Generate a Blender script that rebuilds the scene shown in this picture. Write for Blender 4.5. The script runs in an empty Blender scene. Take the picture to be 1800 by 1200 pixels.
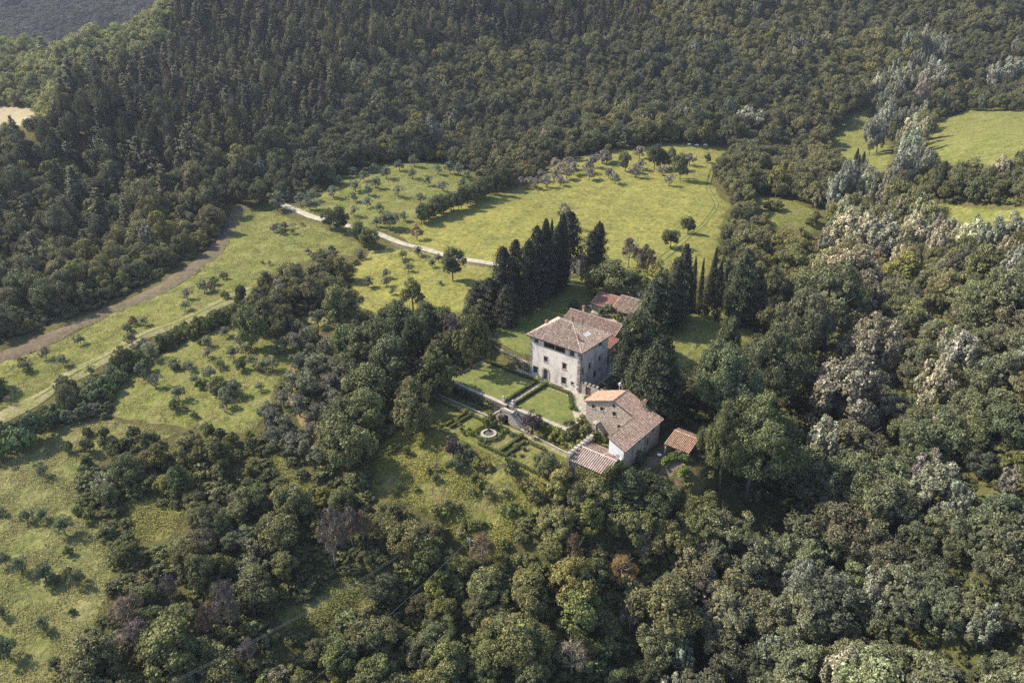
import bpy, math, random
import numpy as np
from mathutils import Vector, geometry
from mathutils import noise as mnoise

# ============================================================ camera, sky, sun, exposure
SC = bpy.context.scene
COL = SC.collection
CAM_H, PITCH, FPX = 110.0, 26.0, 1350.0
cam_data = bpy.data.cameras.new('camera')
cam_data.lens = 27.0; cam_data.sensor_width = 36.0; cam_data.clip_start = 1.0; cam_data.clip_end = 9000
cam = bpy.data.objects.new('camera', cam_data); COL.objects.link(cam)
cam.location = (0, 0, CAM_H); cam.rotation_euler = (math.radians(90 - PITCH), 0, 0)
SC.camera = cam
SUN_ELEV = math.radians(43)
SUN_AZ = math.radians(180 - 18)          # direction TOWARDS the sun, counter-clockwise from +X
sun_dir = Vector((math.cos(SUN_AZ) * math.cos(SUN_ELEV), math.sin(SUN_AZ) * math.cos(SUN_ELEV), math.sin(SUN_ELEV)))
world = bpy.data.worlds.new('World'); SC.world = world; world.use_nodes = True
wn = world.node_tree
sky = wn.nodes.new('ShaderNodeTexSky'); sky.sky_type = 'NISHITA'; sky.sun_disc = False
sky.sun_elevation = SUN_ELEV; sky.sun_rotation = math.pi / 2 - SUN_AZ
sky.air_density = 1.0; sky.dust_density = 1.2; sky.altitude = 300
bg = wn.nodes['Background']; bg.inputs['Strength'].default_value = 0.14
wn.links.new(sky.outputs['Color'], bg.inputs['Color'])
sl = bpy.data.lights.new('sun', 'SUN'); sl.energy = 4.7; sl.angle = math.radians(0.55); sl.color = (1.0, 0.88, 0.71)
so = bpy.data.objects.new('sun', sl); COL.objects.link(so); so.location = (0, 0, 300)
so.rotation_euler = sun_dir.to_track_quat('Z', 'Y').to_euler()
SC.view_settings.view_transform = 'Standard'; SC.view_settings.look = 'None'
SC.view_settings.exposure = 0.92; SC.view_settings.gamma = 1.0
SC.view_settings.use_curve_mapping = False
SC.cycles.max_bounces = 5; SC.cycles.diffuse_bounces = 2; SC.cycles.glossy_bounces = 1
SC.cycles.transmission_bounces = 3; SC.cycles.volume_bounces = 0
SC.cycles.use_adaptive_sampling = False
SC.cycles.use_denoising = False
HAZE = 0.00008

# ============================================================ projection helpers
cP, sP = math.cos(math.radians(PITCH)), math.sin(math.radians(PITCH))
def ray(x, y):
    a = (x - 900) / FPX; b = (600 - y) / FPX
    return np.array([a, cP + b * sP, -sP + b * cP])
def project(P):
    P = np.asarray(P, float)
    X, Y, Z = P[..., 0], P[..., 1], P[..., 2] - CAM_H
    d = Y * cP - Z * sP; u = Y * sP + Z * cP
    d = np.where(d < 1, 1, d)
    return 900 + FPX * X / d, 600 - FPX * u / d, d
def flat(x, y, z):
    r = ray(x, y); t = (z - CAM_H) / r[2]
    return np.array([0, 0, CAM_H]) + t * r
def at_range(x, y, rng):                    # point on the ray at a horizontal range
    r = ray(x, y); t = rng / math.hypot(r[0], r[1])
    return np.array([0, 0, CAM_H]) + t * r

# estate frame: a runs right along the villa front, b runs back, origin at the villa's near corner
ORG = np.array([19.2956, 191.9615]); EROT = math.radians(-38.7293)
AX = np.array([math.cos(EROT), math.sin(EROT)]); BX = np.array([-math.sin(EROT), math.cos(EROT)])
def E(a, b): return ORG + a * AX + b * BX
def to_ab(x, y):
    d0 = x - ORG[0]; d1 = y - ORG[1]
    return d0 * AX[0] + d1 * AX[1], d0 * BX[0] + d1 * BX[1]

# ============================================================ terrain
CTRL = [  # pixel x, pixel y, ground height
 (0,1200,-20),(0,1000,-15),(80,850,-11),(0,740,-9),(100,700,-8),(0,640,-6),(300,1190,-19),(300,1050,-16),(300,900,-12),(300,720,-6),
 (600,1190,-24),(600,1000,-17),(650,850,-9),(500,750,-5),(420,600,-2),(600,600,-1),(500,480,1),(400,520,0),(330,470,0),(200,540,-3),
 (900,1190,-26),(850,1000,-18),(760,900,-9),(1000,940,-12),(1150,1000,-20),(1200,1190,-30),(1340,940,-20),(1400,850,-16),
 (1280,820,-10),(1250,720,-5),(1440,720,-12),(1550,1000,-12),(1500,1190,-22),(1790,1190,-10),(1790,950,2),(1600,780,-4),(1600,640,3),(1790,700,16),
 (1330,600,0.5),(1200,600,0.5),(1240,520,1),(1300,450,2),(1180,440,4),(900,440,4),(1100,400,4),(870,500,3),(760,520,2),(700,430,3),
 (640,400,5),(560,380,5),(430,380,4),(600,330,9),(720,300,12),(820,330,8),(950,330,7),(1100,320,7),(1250,300,9),(1280,265,10),(1050,275,10),
 (1400,450,-4),(1480,420,-2),(1430,600,-8),(1400,380,4),(1350,350,5),(1500,300,6),(1480,240,9),(1640,430,6),(1790,520,20),(1790,380,24),(1640,370,16),(1720,240,27),(1790,250,30),(1640,300,18),(1600,540,6),
 (300,400,2),(100,450,-1),(0,520,-3),(180,330,8),
]
CTRL_R = [  # pixel x, y, horizontal range
 (900,255,490),(900,200,535),(900,100,610),(900,0,690),(1100,200,540),(1100,100,620),(1100,0,705),
 (1300,200,545),(1300,100,630),(1300,0,715),(1500,170,600),(1500,80,680),(1500,0,750),(1790,150,650),(1790,60,710),(1790,0,770),
 (700,250,480),(700,150,560),(700,0,680),(550,300,430),(500,200,500),(500,100,580),(480,0,670),(350,300,420),(330,180,520),(330,80,600),(330,8,668),
 (180,260,450),(150,180,540),(150,95,650),(20,300,440),(20,210,560),(20,140,650),(20,100,720),
]
WORLD_PTS = [(-250,760,42),(-420,720,8),(-600,640,0),(-600,300,-10),(-450,900,-10),(-250,1000,10),(0,900,120),(300,960,120),(650,900,130),(750,500,70),(700,200,45),
 (450,80,10),(0,60,-34),(-250,60,-24),(-500,100,-20),(0,-150,-36),(400,-150,-10),(-400,-150,-25),(-150,850,85),(-330,620,30)]
GARDEN_PTS = [(-33,-30,-3.5),(0,-30,-3.5),(14,-32,-4.2),(-20,-42,-5),(0,-46,-7.5),(-36,8,3.0),(-28,20,2.8),(-45,30,2.6),(-40,60,2.4),(-20,38,1.8),(-20,70,1.4),(0,24,1.6),(6,12,0.2),(14,40,0.5),(8,60,0.8),(30,20,-2),(36,-8,-3.2),(34,-20,-5),(20,-45,-9),(45,5,-3)]
_p = [flat(x, y, z) for x, y, z in CTRL] + [at_range(x, y, r) for x, y, r in CTRL_R]
_p += [np.array(w, float) for w in WORLD_PTS] + [np.array([*E(a, b), z]) for a, b, z in GARDEN_PTS]
_p = np.array(_p); CX = _p[:, :2] / 100.0; CZ = _p[:, 2]
def _tps(r2): return np.where(r2 > 0, 0.5 * r2 * np.log(np.maximum(r2, 1e-12)), 0)
def _solve():
    n = len(CX); K = _tps(((CX[:, None] - CX[None]) ** 2).sum(-1)) + np.eye(n) * 0.012
    Pm = np.hstack([np.ones((n, 1)), CX]); A = np.zeros((n + 3, n + 3))
    A[:n, :n] = K; A[:n, n:] = Pm; A[n:, :n] = Pm.T
    return np.linalg.solve(A, np.concatenate([CZ, np.zeros(3)]))
TW = _solve()
def sstep(x): x = np.clip(x, 0, 1); return x * x * (3 - 2 * x)
def raw_height(x, y):
    q = np.stack([x, y], -1).reshape(-1, 2) / 100.0
    out = np.empty(len(q))
    for i in range(0, len(q), 20000):
        s = q[i:i + 20000]
        k = _tps(((s[:, None] - CX[None]) ** 2).sum(-1))
        out[i:i + 20000] = k @ TW[:len(CX)] + TW[-3] + s @ TW[-2:]
    out = out.reshape(np.shape(x))
    n = (np.sin(x * .061 + 1.3) * np.cos(y * .052 + .4) + .6 * np.sin(x * .13 + y * .11) + .5 * np.cos(x * .17 - y * .15 + 2.)) * 0.45
    a, b = to_ab(x, y)
    def rect(a0, a1, b0, b1, m):
        d = np.hypot(np.maximum(np.maximum(a0 - a, a - a1), 0), np.maximum(np.maximum(b0 - b, b - b1), 0))
        return sstep(1 - d / m)
    keep = rect(-45, 30, -40, 60, 12); out = out + n * (1 - keep)
    for a0, a1, b0, b1, m, z in [(-38, 14, -38, -18.6, 3.5, -3.5), (-34.5, -20.5, -13.8, -1.5, 3.5, -0.35), (-20, 9, -13.8, 14, 3, -0.35), (8, 31, -25, -4, 3, -3.6), (31, 44, -15, -1, 4, -.7)]:
        w = rect(a0, a1, b0, b1, m); out = out * (1 - w) + z * w
    return out
GX0, GX1, GY0, GY1, GS = -560.0, 760.0, 20.0, 830.0, 3.0
gx = np.arange(GX0, GX1 + .1, GS); gy = np.arange(GY0, GY1 + .1, GS)
GXX, GYY = np.meshgrid(gx, gy); GZ = raw_height(GXX, GYY)
def hgt(x, y):
    x = np.asarray(x, float); y = np.asarray(y, float)
    fx = np.clip((x - GX0) / GS, 0, len(gx) - 1.001); fy = np.clip((y - GY0) / GS, 0, len(gy) - 1.001)
    i = fx.astype(int); j = fy.astype(int); u = fx - i; v = fy - j
    return (GZ[j, i] * (1 - u) * (1 - v) + GZ[j, i + 1] * u * (1 - v) + GZ[j + 1, i] * (1 - u) * v + GZ[j + 1, i + 1] * u * v)
_ts = np.concatenate([np.arange(60, 420, 1.0), np.arange(420, 1100, 2.5)])
def G(x, y):                                # ground point seen at a pixel
    r = ray(x, y); P = np.array([0, 0, CAM_H]) + _ts[:, None] * r
    below = P[:, 2] < hgt(P[:, 0], P[:, 1])
    k = int(np.argmax(below)) if below.any() else len(_ts) - 1
    p = P[k].copy(); p[2] = hgt(p[0], p[1]); return p

# ============================================================ mesh + object helpers
def new_mesh(name, V, F, smooth=False, attr=None, mats=(), mi=None):
    V = np.asarray(V, np.float32); me = bpy.data.meshes.new(name)
    if isinstance(F, np.ndarray):
        n, k = F.shape; idx = F.reshape(-1); starts = np.arange(n) * k
    else:
        idx = np.array([i for f in F for i in f], np.int32); starts = np.cumsum([0] + [len(f) for f in F])[:-1]; n = len(F)
    me.vertices.add(len(V)); me.vertices.foreach_set('co', V.reshape(-1))
    me.loops.add(len(idx)); me.loops.foreach_set('vertex_index', idx.astype(np.int32))
    me.polygons.add(n); me.polygons.foreach_set('loop_start', starts.astype(np.int32))
    me.polygons.foreach_set('use_smooth', np.full(n, bool(smooth)))
    for m in mats: me.materials.append(m)
    if mi is not None: me.polygons.foreach_set('material_index', np.asarray(mi, np.int32))
    if attr is not None:
        a = me.attributes.new('v', 'FLOAT', 'FACE'); a.data.foreach_set('value', np.asarray(attr, np.float32))
    me.update(calc_edges=True); return me

def tag(o, label=None, cat=None, group=None, kind=None):
    if label: o['label'] = label
    if cat: o['category'] = cat
    if group: o['group'] = group
    if kind: o['kind'] = kind
    return o
def empty(name, loc, rz=0.0):
    o = bpy.data.objects.new(name, None); COL.objects.link(o); o.location = loc; o.rotation_euler = (0, 0, rz)
    o.empty_display_size = 0.3; return o
def link_mesh(name, me, parent=None, loc=None):
    o = bpy.data.objects.new(name, me); COL.objects.link(o)
    if parent is not None: o.parent = parent
    if loc is not None: o.location = loc
    return o

class MB:
    """collects vertices and faces in estate coordinates (or local ones)"""
    def __init__(s): s.v = []; s.f = []; s.a = []
    def add(s, vs, fs, val=None):
        n = len(s.v); s.v += [tuple(p) for p in vs]
        for f in fs: s.f.append(tuple(n + i for i in f)); s.a.append(random.random() if val is None else val)
        return s
    def box(s, x0, x1, y0, y1, z0, z1, val=None):
        v = [(x0,y0,z0),(x1,y0,z0),(x1,y1,z0),(x0,y1,z0),(x0,y0,z1),(x1,y0,z1),(x1,y1,z1),(x0,y1,z1)]
        return s.add(v, [(0,3,2,1),(4,5,6,7),(0,1,5,4),(1,2,6,5),(2,3,7,6),(3,0,4,7)], random.random() if val is None else val)
    def quad(s, a, b, c, d, val=None): return s.add([a, b, c, d], [(0, 1, 2, 3)], val)
    def tube(s, pts, r, n=6, r2=None, cap=True):
        pts = [Vector(p) for p in pts]; r2 = r if r2 is None else r2; base = len(s.v); m = len(pts)
        for i, p in enumerate(pts):
            t = (pts[min(i + 1, m - 1)] - pts[max(i - 1, 0)]).normalized()
            u = t.cross(Vector((0.13, 0.21, 1)) if abs(t.z) < .95 else Vector((1, 0, 0))).normalized(); w = t.cross(u)
            rr = r + (r2 - r) * i / max(1, m - 1)
            for k in range(n):
                q = p + u * (math.cos(2 * math.pi * k / n) * rr) + w * (math.sin(2 * math.pi * k / n) * rr); s.v.append(tuple(q))
        for i in range(m - 1):
            for k in range(n):
                s.f.append((base + i * n + k, base + i * n + (k + 1) % n, base + (i + 1) * n + (k + 1) % n, base + (i + 1) * n + k)); s.a.append(.5)
        if cap:
            s.f.append(tuple(base + k for k in range(n))[::-1]); s.a.append(.5)
            s.f.append(tuple(base + (m - 1) * n + k for k in range(n))); s.a.append(.5)
        return s
    def lathe(s, prof, cx=0, cy=0, n=20, val=.5):
        base = len(s.v)
        for r, z in prof:
            for k in range(n): s.v.append((cx + r * math.cos(2 * math.pi * k / n), cy + r * math.sin(2 * math.pi * k / n), z))
        for i in range(len(prof) - 1):
            for k in range(n):
                s.f.append((base + i * n + k, base + i * n + (k + 1) % n, base + (i + 1) * n + (k + 1) % n, base + (i + 1) * n + k)); s.a.append(val)
        return s
    def build(s, name, mat, parent=None, org=(0, 0, 0), smooth=False):
        V = np.array(s.v, float) - np.array(org)
        me = new_mesh(name, V, s.f, smooth, s.a, [mat]); return link_mesh(name, me, parent)

class Thing:
    """an Empty whose parts are written in estate coordinates"""
    def __init__(s, name, a, b, z, label, cat, group=None):
        p = E(a, b); s.o = empty(name, (p[0], p[1], z), EROT); s.org = (a, b, z); tag(s.o, label, cat, group)
    def part(s, name, mb, mat, parent=None, smooth=False, label=None, kind=None):
        o = mb.build(name, mat, parent or s.o, s.org, smooth)
        if label: o['label'] = label
        if kind: o['kind'] = kind
        return o

# ============================================================ materials
MATS = {}
def nt(name):
    m = bpy.data.materials.new(name); m.use_nodes = True; t = m.node_tree
    b = t.nodes['Principled BSDF']; b.inputs['Roughness'].default_value = .85; b.inputs['Specular IOR Level'].default_value = .2
    return m, t, b
def N(t, typ, **k):
    n = t.nodes.new(typ)
    for a, v in k.items(): setattr(n, a, v)
    return n
def noise_node(t, scale, detail=4, rough=.6, coord='Object', dist=0.0):
    n = N(t, 'ShaderNodeTexNoise'); n.inputs['Scale'].default_value = scale; n.inputs['Detail'].default_value = detail
    n.inputs['Roughness'].default_value = rough; n.inputs['Distortion'].default_value = dist
    if coord == 'World': g = N(t, 'ShaderNodeNewGeometry'); t.links.new(g.outputs['Position'], n.inputs['Vector'])
    else: g = N(t, 'ShaderNodeTexCoord'); t.links.new(g.outputs[coord], n.inputs['Vector'])
    return n
def ramp(t, src, stops):
    r = N(t, 'ShaderNodeValToRGB'); e = r.color_ramp.elements
    while len(e) > 1: e.remove(e[0])
    e[0].position = stops[0][0]; e[0].color = (*stops[0][1], 1)
    for p, c in stops[1:]: x = e.new(p); x.color = (*c, 1)
    t.links.new(src, r.inputs['Fac']); return r.outputs['Color']
def mix(t, fac, a, b, mode='MIX'):
    m = N(t, 'ShaderNodeMix', data_type='RGBA', blend_type=mode)
    for sock, v in ((m.inputs[0], fac), (m.inputs[6], a), (m.inputs[7], b)):
        if isinstance(v, (int, float)): sock.default_value = v
        elif isinstance(v, tuple): sock.default_value = (*v, 1)
        else: t.links.new(v, sock)
    return m.outputs[2]
def bump(t, b, src, strength, dist):
    n = N(t, 'ShaderNodeBump'); n.inputs['Strength'].default_value = strength; n.inputs['Distance'].default_value = dist
    t.links.new(src, n.inputs['Height']); t.links.new(n.outputs['Normal'], b.inputs['Normal'])

def ground_mat(name, c1, c2, c3, bs=.5, bd=.5, fine=1.3, mid=.12, big=.025):
    m, t, b = nt(name)
    nb = noise_node(t, big, 4, .6, 'World'); nm = noise_node(t, mid, 5, .65, 'World', .6); nf = noise_node(t, fine, 5, .75, 'World', .3)
    base = ramp(t, nb.outputs['Fac'], [(.36, c1), (.62, c2)])
    k = ramp(t, nm.outputs['Fac'], [(.42, (0, 0, 0)), (.66, (1, 1, 1))])
    c = mix(t, k, base, c3)
    f = ramp(t, nf.outputs['Fac'], [(.3, (.62, .62, .60)), (.7, (1.38, 1.36, 1.3))])
    c = mix(t, 1.0, c, f, 'MULTIPLY')
    ns = noise_node(t, .42, 3, .7, 'World', 1.2); c = mix(t, 1.0, c, ramp(t, ns.outputs['Fac'], [(.33, (.74, .77, .76)), (.66, (1.24, 1.20, 1.14))]), 'MULTIPLY')
    t.links.new(c, b.inputs['Base Color']); bump(t, b, nf.outputs['Fac'], bs, bd)
    b.inputs['Specular IOR Level'].default_value = .05; b.inputs['Roughness'].default_value = 1
    MATS[name] = m; return m
ground_mat('forest_floor', (.095, .100, .040), (.120, .125, .045), (.110, .092, .050), .9, .7)
ground_mat('meadow', (.228, .218, .066), (.198, .198, .060), (.164, .176, .056), .5, .3, .8, .12)
ground_mat('field', (.158, .176, .052), (.126, .150, .042), (.200, .196, .080), .8, .6, .9, .14, .03)
ground_mat('dry_grass', (.232, .224, .105), (.170, .186, .070), (.138, .160, .056), .9, .7, .8, .10, .02)
ground_mat('rough', (.135, .160, .045), (.175, .186, .055), (.190, .172, .080), .9, .8, .8, .12)
ground_mat('lawn', (.110, .140, .045), (.135, .158, .050), (.150, .160, .062), .2, .1, 2.0, .35)
ground_mat('dirt', (.160, .125, .098), (.135, .112, .085), (.120, .112, .062), .4, .2, 1.2)
ground_mat('pale_track', (.255, .238, .150), (.215, .208, .110), (.175, .182, .075), .6, .3, 1.0, .12)
ground_mat('gravel', (.380, .350, .290), (.330, .310, .260), (.260, .250, .180), .4, .1, 2.5, .5)
ground_mat('paving', (.330, .315, .290), (.390, .370, .340), (.250, .240, .210), .4, .08, 2.5, .6)
ground_mat('road', (.430, .400, .340), (.370, .350, .300), (.310, .300, .230), .3, .1, 2.0, .3)
ground_mat('pale_field', (.340, .285, .210), (.300, .255, .185), (.300, .300, .180), .4, .2)
ground_mat('rust_path', (.200, .145, .085), (.190, .160, .075), (.200, .195, .075), .6, .3)

LEAF_RAND = (.62, 1.45)
def leaf_mat(name, col, var=.35, alt=None, altp=.5, trans=.14):
    m, t, b = nt(name)
    at = N(t, 'ShaderNodeAttribute'); at.attribute_name = 'v'
    oi = N(t, 'ShaderNodeObjectInfo')
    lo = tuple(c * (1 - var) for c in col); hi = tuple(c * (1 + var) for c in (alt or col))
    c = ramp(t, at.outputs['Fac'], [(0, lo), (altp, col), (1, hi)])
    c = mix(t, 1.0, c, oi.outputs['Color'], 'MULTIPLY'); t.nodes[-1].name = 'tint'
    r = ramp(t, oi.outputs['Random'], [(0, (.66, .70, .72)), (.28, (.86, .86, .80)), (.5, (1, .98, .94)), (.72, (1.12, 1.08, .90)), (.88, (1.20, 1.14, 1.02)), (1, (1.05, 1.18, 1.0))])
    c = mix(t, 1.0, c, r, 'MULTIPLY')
    sn = noise_node(t, .011, 3, .6, 'World', .4); c = mix(t, 1.0, c, ramp(t, sn.outputs['Fac'], [(.33, (.70, .76, .76)), (.5, (1, 1, 1)), (.68, (1.42, 1.32, 1.12))]), 'MULTIPLY')
    t.links.new(c, b.inputs['Base Color']); b.inputs['Roughness'].default_value = .7; b.inputs['Specular IOR Level'].default_value = .25
    tr = N(t, 'ShaderNodeBsdfTranslucent'); t.links.new(c, tr.inputs['Color'])
    ms = N(t, 'ShaderNodeMixShader'); ms.inputs[0].default_value = trans
    t.links.new(b.outputs[0], ms.inputs[1]); t.links.new(tr.outputs[0], ms.inputs[2])
    t.links.new(ms.outputs[0], t.nodes['Material Output'].inputs['Surface'])
    MATS[name] = m; return m
leaf_mat('leaf_oak', (.128, .136, .070), .55, (.192, .196, .110))
leaf_mat('leaf_yellow', (.165, .168, .062), .45, (.215, .208, .075))
leaf_mat('leaf_pine', (.084, .092, .054), .55, (.140, .142, .088))
leaf_mat('leaf_cypress', (.040, .045, .032), .5, (.070, .078, .040), .6, .1)
leaf_mat('leaf_olive', (.200, .210, .150), .4, (.270, .275, .205))
leaf_mat('leaf_olive_dry', (.225, .212, .185), .4, (.290, .270, .240))
leaf_mat('leaf_poplar', (.232, .234, .178), .5, (.460, .458, .395), .55)
leaf_mat('leaf_locust', (.148, .158, .095), .55, (.252, .258, .178), .6)
leaf_mat('leaf_shrub', (.145, .162, .078), .5, (.205, .212, .105))
leaf_mat('leaf_purple', (.085, .060, .078), .5, (.150, .110, .135))
leaf_mat('leaf_hedge', (.090, .115, .030), .4, (.170, .190, .045))
leaf_mat('leaf_ivy', (.115, .130, .040), .5, (.220, .215, .060))
leaf_mat('leaf_lemon', (.210, .260, .050), .4, (.340, .370, .080))
leaf_mat('leaf_red', (.230, .075, .045), .4, (.300, .100, .060))
leaf_mat('twig', (.150, .122, .120), .4, (.215, .180, .175), .5, 0)
leaf_mat('twig_brown', (.170, .115, .070), .4, (.240, .170, .110), .5, 0)
leaf_mat('grass_tuft', (.250, .250, .085), .4, (.380, .345, .150))

def simple_mat(name, col, rough=.8, var=.25, scale=1.5, alt=None, bs=.0, spec=.2, metal=0, attr=0.0):
    m, t, b = nt(name)
    n = noise_node(t, scale, 6, .65)
    lo = tuple(c * (1 - var) for c in col); hi = tuple(c * (1 + var * .6) for c in col)
    c = ramp(t, n.outputs['Fac'], [(.3, alt or lo), (.52, col), (.72, hi)])
    if attr:
        at = N(t, 'ShaderNodeAttribute'); at.attribute_name = 'v'
        r = ramp(t, at.outputs['Fac'], [(0, (1 - attr,) * 3), (1, (1 + attr,) * 3)]); c = mix(t, 1.0, c, r, 'MULTIPLY')
    t.links.new(c, b.inputs['Base Color']); b.inputs['Roughness'].default_value = rough
    b.inputs['Specular IOR Level'].default_value = spec; b.inputs['Metallic'].default_value = metal
    if bs: bump(t, b, n.outputs['Fac'], bs, .1)
    MATS[name] = m; return m
simple_mat('bark', (.125, .105, .085), .9, .3, 3)
simple_mat('pale_bark', (.260, .235, .200), .9, .3, 3)
simple_mat('dark_opening', (.030, .027, .025), .6, .2, 2)
simple_mat('glass', (.045, .050, .058), .15, .3, 1.5, spec=.5)
simple_mat('wood_dark', (.075, .055, .045), .7, .3, 4)
simple_mat('wood_red', (.150, .085, .075), .75, .3, 3)
simple_mat('wood_door', (.120, .110, .125), .7, .3, 3)
simple_mat('stone_trim', (.330, .295, .260), .9, .35, 2.5, bs=.4, attr=.25)
simple_mat('stone_coping', (.340, .315, .275), .9, .25, 2, bs=.3, attr=.15)
simple_mat('stone_step', (.400, .370, .345), .9, .25, 2, bs=.2, attr=.1)
simple_mat('quoin', (.260, .230, .205), .9, .45, 2.0, bs=.5, attr=.4)
simple_mat('white_metal', (.780, .780, .790), .35, .05, 1, spec=.5)
simple_mat('tyre', (.03, .03, .03), .8, .1, 4)
simple_mat('cow_hide', (.720, .690, .640), .8, .1, 2)
simple_mat('terracotta', (.400, .200, .120), .8, .2, 4)
simple_mat('wire', (.300, .300, .300), .5, .1, 4)
simple_mat('white_wood', (.800, .800, .780), .6, .08, 3)
simple_mat('water', (.100, .110, .085), .1, .2, 1, spec=.5)
simple_mat('ochre', (.520, .420, .230), .9, .25, 1.2, bs=.3)

def wall_mat(name, col, stain, stone, amount, bumps=.4, course=False):
    m, t, b = nt(name)
    tc = N(t, 'ShaderNodeTexCoord'); mp = N(t, 'ShaderNodeMapping'); mp.inputs['Scale'].default_value = (1, 1, .45)
    t.links.new(tc.outputs['Object'], mp.inputs['Vector'])
    n1 = N(t, 'ShaderNodeTexNoise'); n1.inputs['Scale'].default_value = .55; n1.inputs['Detail'].default_value = 8; n1.inputs['Roughness'].default_value = .72
    t.links.new(mp.outputs['Vector'], n1.inputs['Vector'])
    n2 = noise_node(t, 2.6, 6, .7)
    v = N(t, 'ShaderNodeTexVoronoi'); v.inputs['Scale'].default_value = 2.6
    mp2 = N(t, 'ShaderNodeMapping'); mp2.inputs['Scale'].default_value = (1, 1, 1.7)
    t.links.new(tc.outputs['Object'], mp2.inputs['Vector']); t.links.new(mp2.outputs['Vector'], v.inputs['Vector'])
    st = ramp(t, n1.outputs['Fac'], [(.46, (0, 0, 0)), (.64, (1, 1, 1))])
    c = mix(t, st, col, stain)
    sc = mix(t, 1.0, stone, ramp(t, v.outputs['Color'], [(0, (.55, .55, .55)), (1, (1.5, 1.45, 1.4))]), 'MULTIPLY')
    sc = mix(t, ramp(t, v.outputs['Distance'], [(.35, (0, 0, 0)), (.6, (1, 1, 1))]), sc, tuple(x * .55 for x in stone))
    k = ramp(t, n2.outputs['Fac'], [(max(0, .62 - amount), (0, 0, 0)), (max(.02, .68 - amount), (1, 1, 1))])
    c = mix(t, k, c, sc)
    f = ramp(t, n2.outputs['Fac'], [(.25, (.86, .86, .86)), (.75, (1.1, 1.1, 1.1))]); c = mix(t, 1.0, c, f, 'MULTIPLY')
    t.links.new(c, b.inputs['Base Color']); b.inputs['Roughness'].default_value = .92; b.inputs['Specular IOR Level'].default_value = .1
    bump(t, b, v.outputs['Distance'], bumps, .08)
    MATS[name] = m; return m
wall_mat('plaster', (.700, .640, .585), (.420, .375, .345), (.36, .31, .28), .04, .2)
wall_mat('plaster_white', (.700, .700, .700), (.600, .600, .610), (.5, .48, .46), -.05, .1)
wall_mat('stone_wall', (.500, .440, .385), (.400, .345, .300), (.360, .310, .265), .16, .8)
wall_mat('stone_wall_warm', (.600, .510, .430), (.460, .390, .325), (.420, .350, .285), .18, .8)
wall_mat('stone_grey', (.350, .320, .290), (.260, .240, .215), (.280, .255, .230), .3, .8)

def tile_mat(name, c1, c2, c3, moss=(.22, .20, .17)):
    m, t, b = nt(name)
    at = N(t, 'ShaderNodeAttribute'); at.attribute_name = 'v'
    n = noise_node(t, .45, 5, .65); n2 = noise_node(t, 5, 4, .7)
    c = ramp(t, at.outputs['Fac'], [(0, c1), (.45, c2), (1, c3)])
    k = ramp(t, n.outputs['Fac'], [(.46, (0, 0, 0)), (.70, (.75, .75, .75))])
    c = mix(t, k, c, moss)
    f = ramp(t, n2.outputs['Fac'], [(.3, (.72, .72, .72)), (.7, (1.25, 1.25, 1.25))]); c = mix(t, 1.0, c, f, 'MULTIPLY')
    t.links.new(c, b.inputs['Base Color']); b.inputs['Roughness'].default_value = .9; MATS[name] = m; return m
tile_mat('tile_old', (.230, .170, .135), (.350, .262, .210), (.560, .460, .380), (.330, .285, .235))
tile_mat('tile_warm', (.235, .160, .125), (.335, .235, .188), (.500, .390, .320), (.290, .235, .195))
simple_mat('tile_gap', (.120, .085, .070), .95, .3, 3)
tile_mat('tile_orange', (.300, .180, .120), (.420, .260, .180), (.560, .400, .310), (.400, .270, .180))
tile_mat('tile_red', (.330, .170, .130), (.450, .245, .195), (.560, .360, .290), (.38, .24, .19))
tile_mat('tile_shed', (.360, .285, .240), (.480, .385, .330), (.600, .510, .445), (.400, .330, .285))

# ============================================================ ground
def grid_mesh(name, X, Y, Z, mat, kind='structure'):
    h, w = X.shape; V = np.stack([X, Y, Z], -1).reshape(-1, 3)
    i = np.arange(h * w).reshape(h, w)
    F = np.stack([i[:-1, :-1], i[:-1, 1:], i[1:, 1:], i[1:, :-1]], -1).reshape(-1, 4)
    o = link_mesh(name, new_mesh(name, V, F, True, None, [mat])); o['kind'] = kind; return o
tag(grid_mesh('ground', GXX, GYY, GZ, MATS['forest_floor']), 'leaf-strewn ground under the woods')
# land under and behind the camera, and the plain further out, laid round the modelled terrain
def outer():
    xs = np.array([-3200, -1500, -900, GX0 + .0, *np.linspace(GX0, GX1, 12)[1:-1], GX1, 1100, 1800, 3200]); ys = np.array([-900, -300, -60, GY0])
    X, Y = np.meshgrid(xs, ys); Z = hgt(X, Y * 0 + GY0) * np.clip(1 + (Y - GY0) / 800, .3, 1); return X, Y, Z
X, Y, Z = outer(); tag(grid_mesh('ground', X, Y, Z, MATS['forest_floor']), 'wooded ground below the viewpoint')
for side in (0, 1):
    ys = np.linspace(GY0, GY1, 28); xs = np.array([-2400, -1500, -1000, -750, GX0]) if side == 0 else np.array([GX1, 950, 1300, 2200])
    X, Y = np.meshgrid(xs, ys); edge = hgt(np.full_like(Y, xs[-1] if side == 0 else xs[0]), Y)
    f = np.abs(X - (xs[-1] if side == 0 else xs[0])) / 1000; Z = edge * np.exp(-f) - 4 * f * (side == 0) + 20 * f * side
    tag(grid_mesh('ground', X, Y, Z, MATS['forest_floor']), 'outlying ground ' + ('beyond the left fields' if side == 0 else 'beyond the right wood'))

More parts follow.
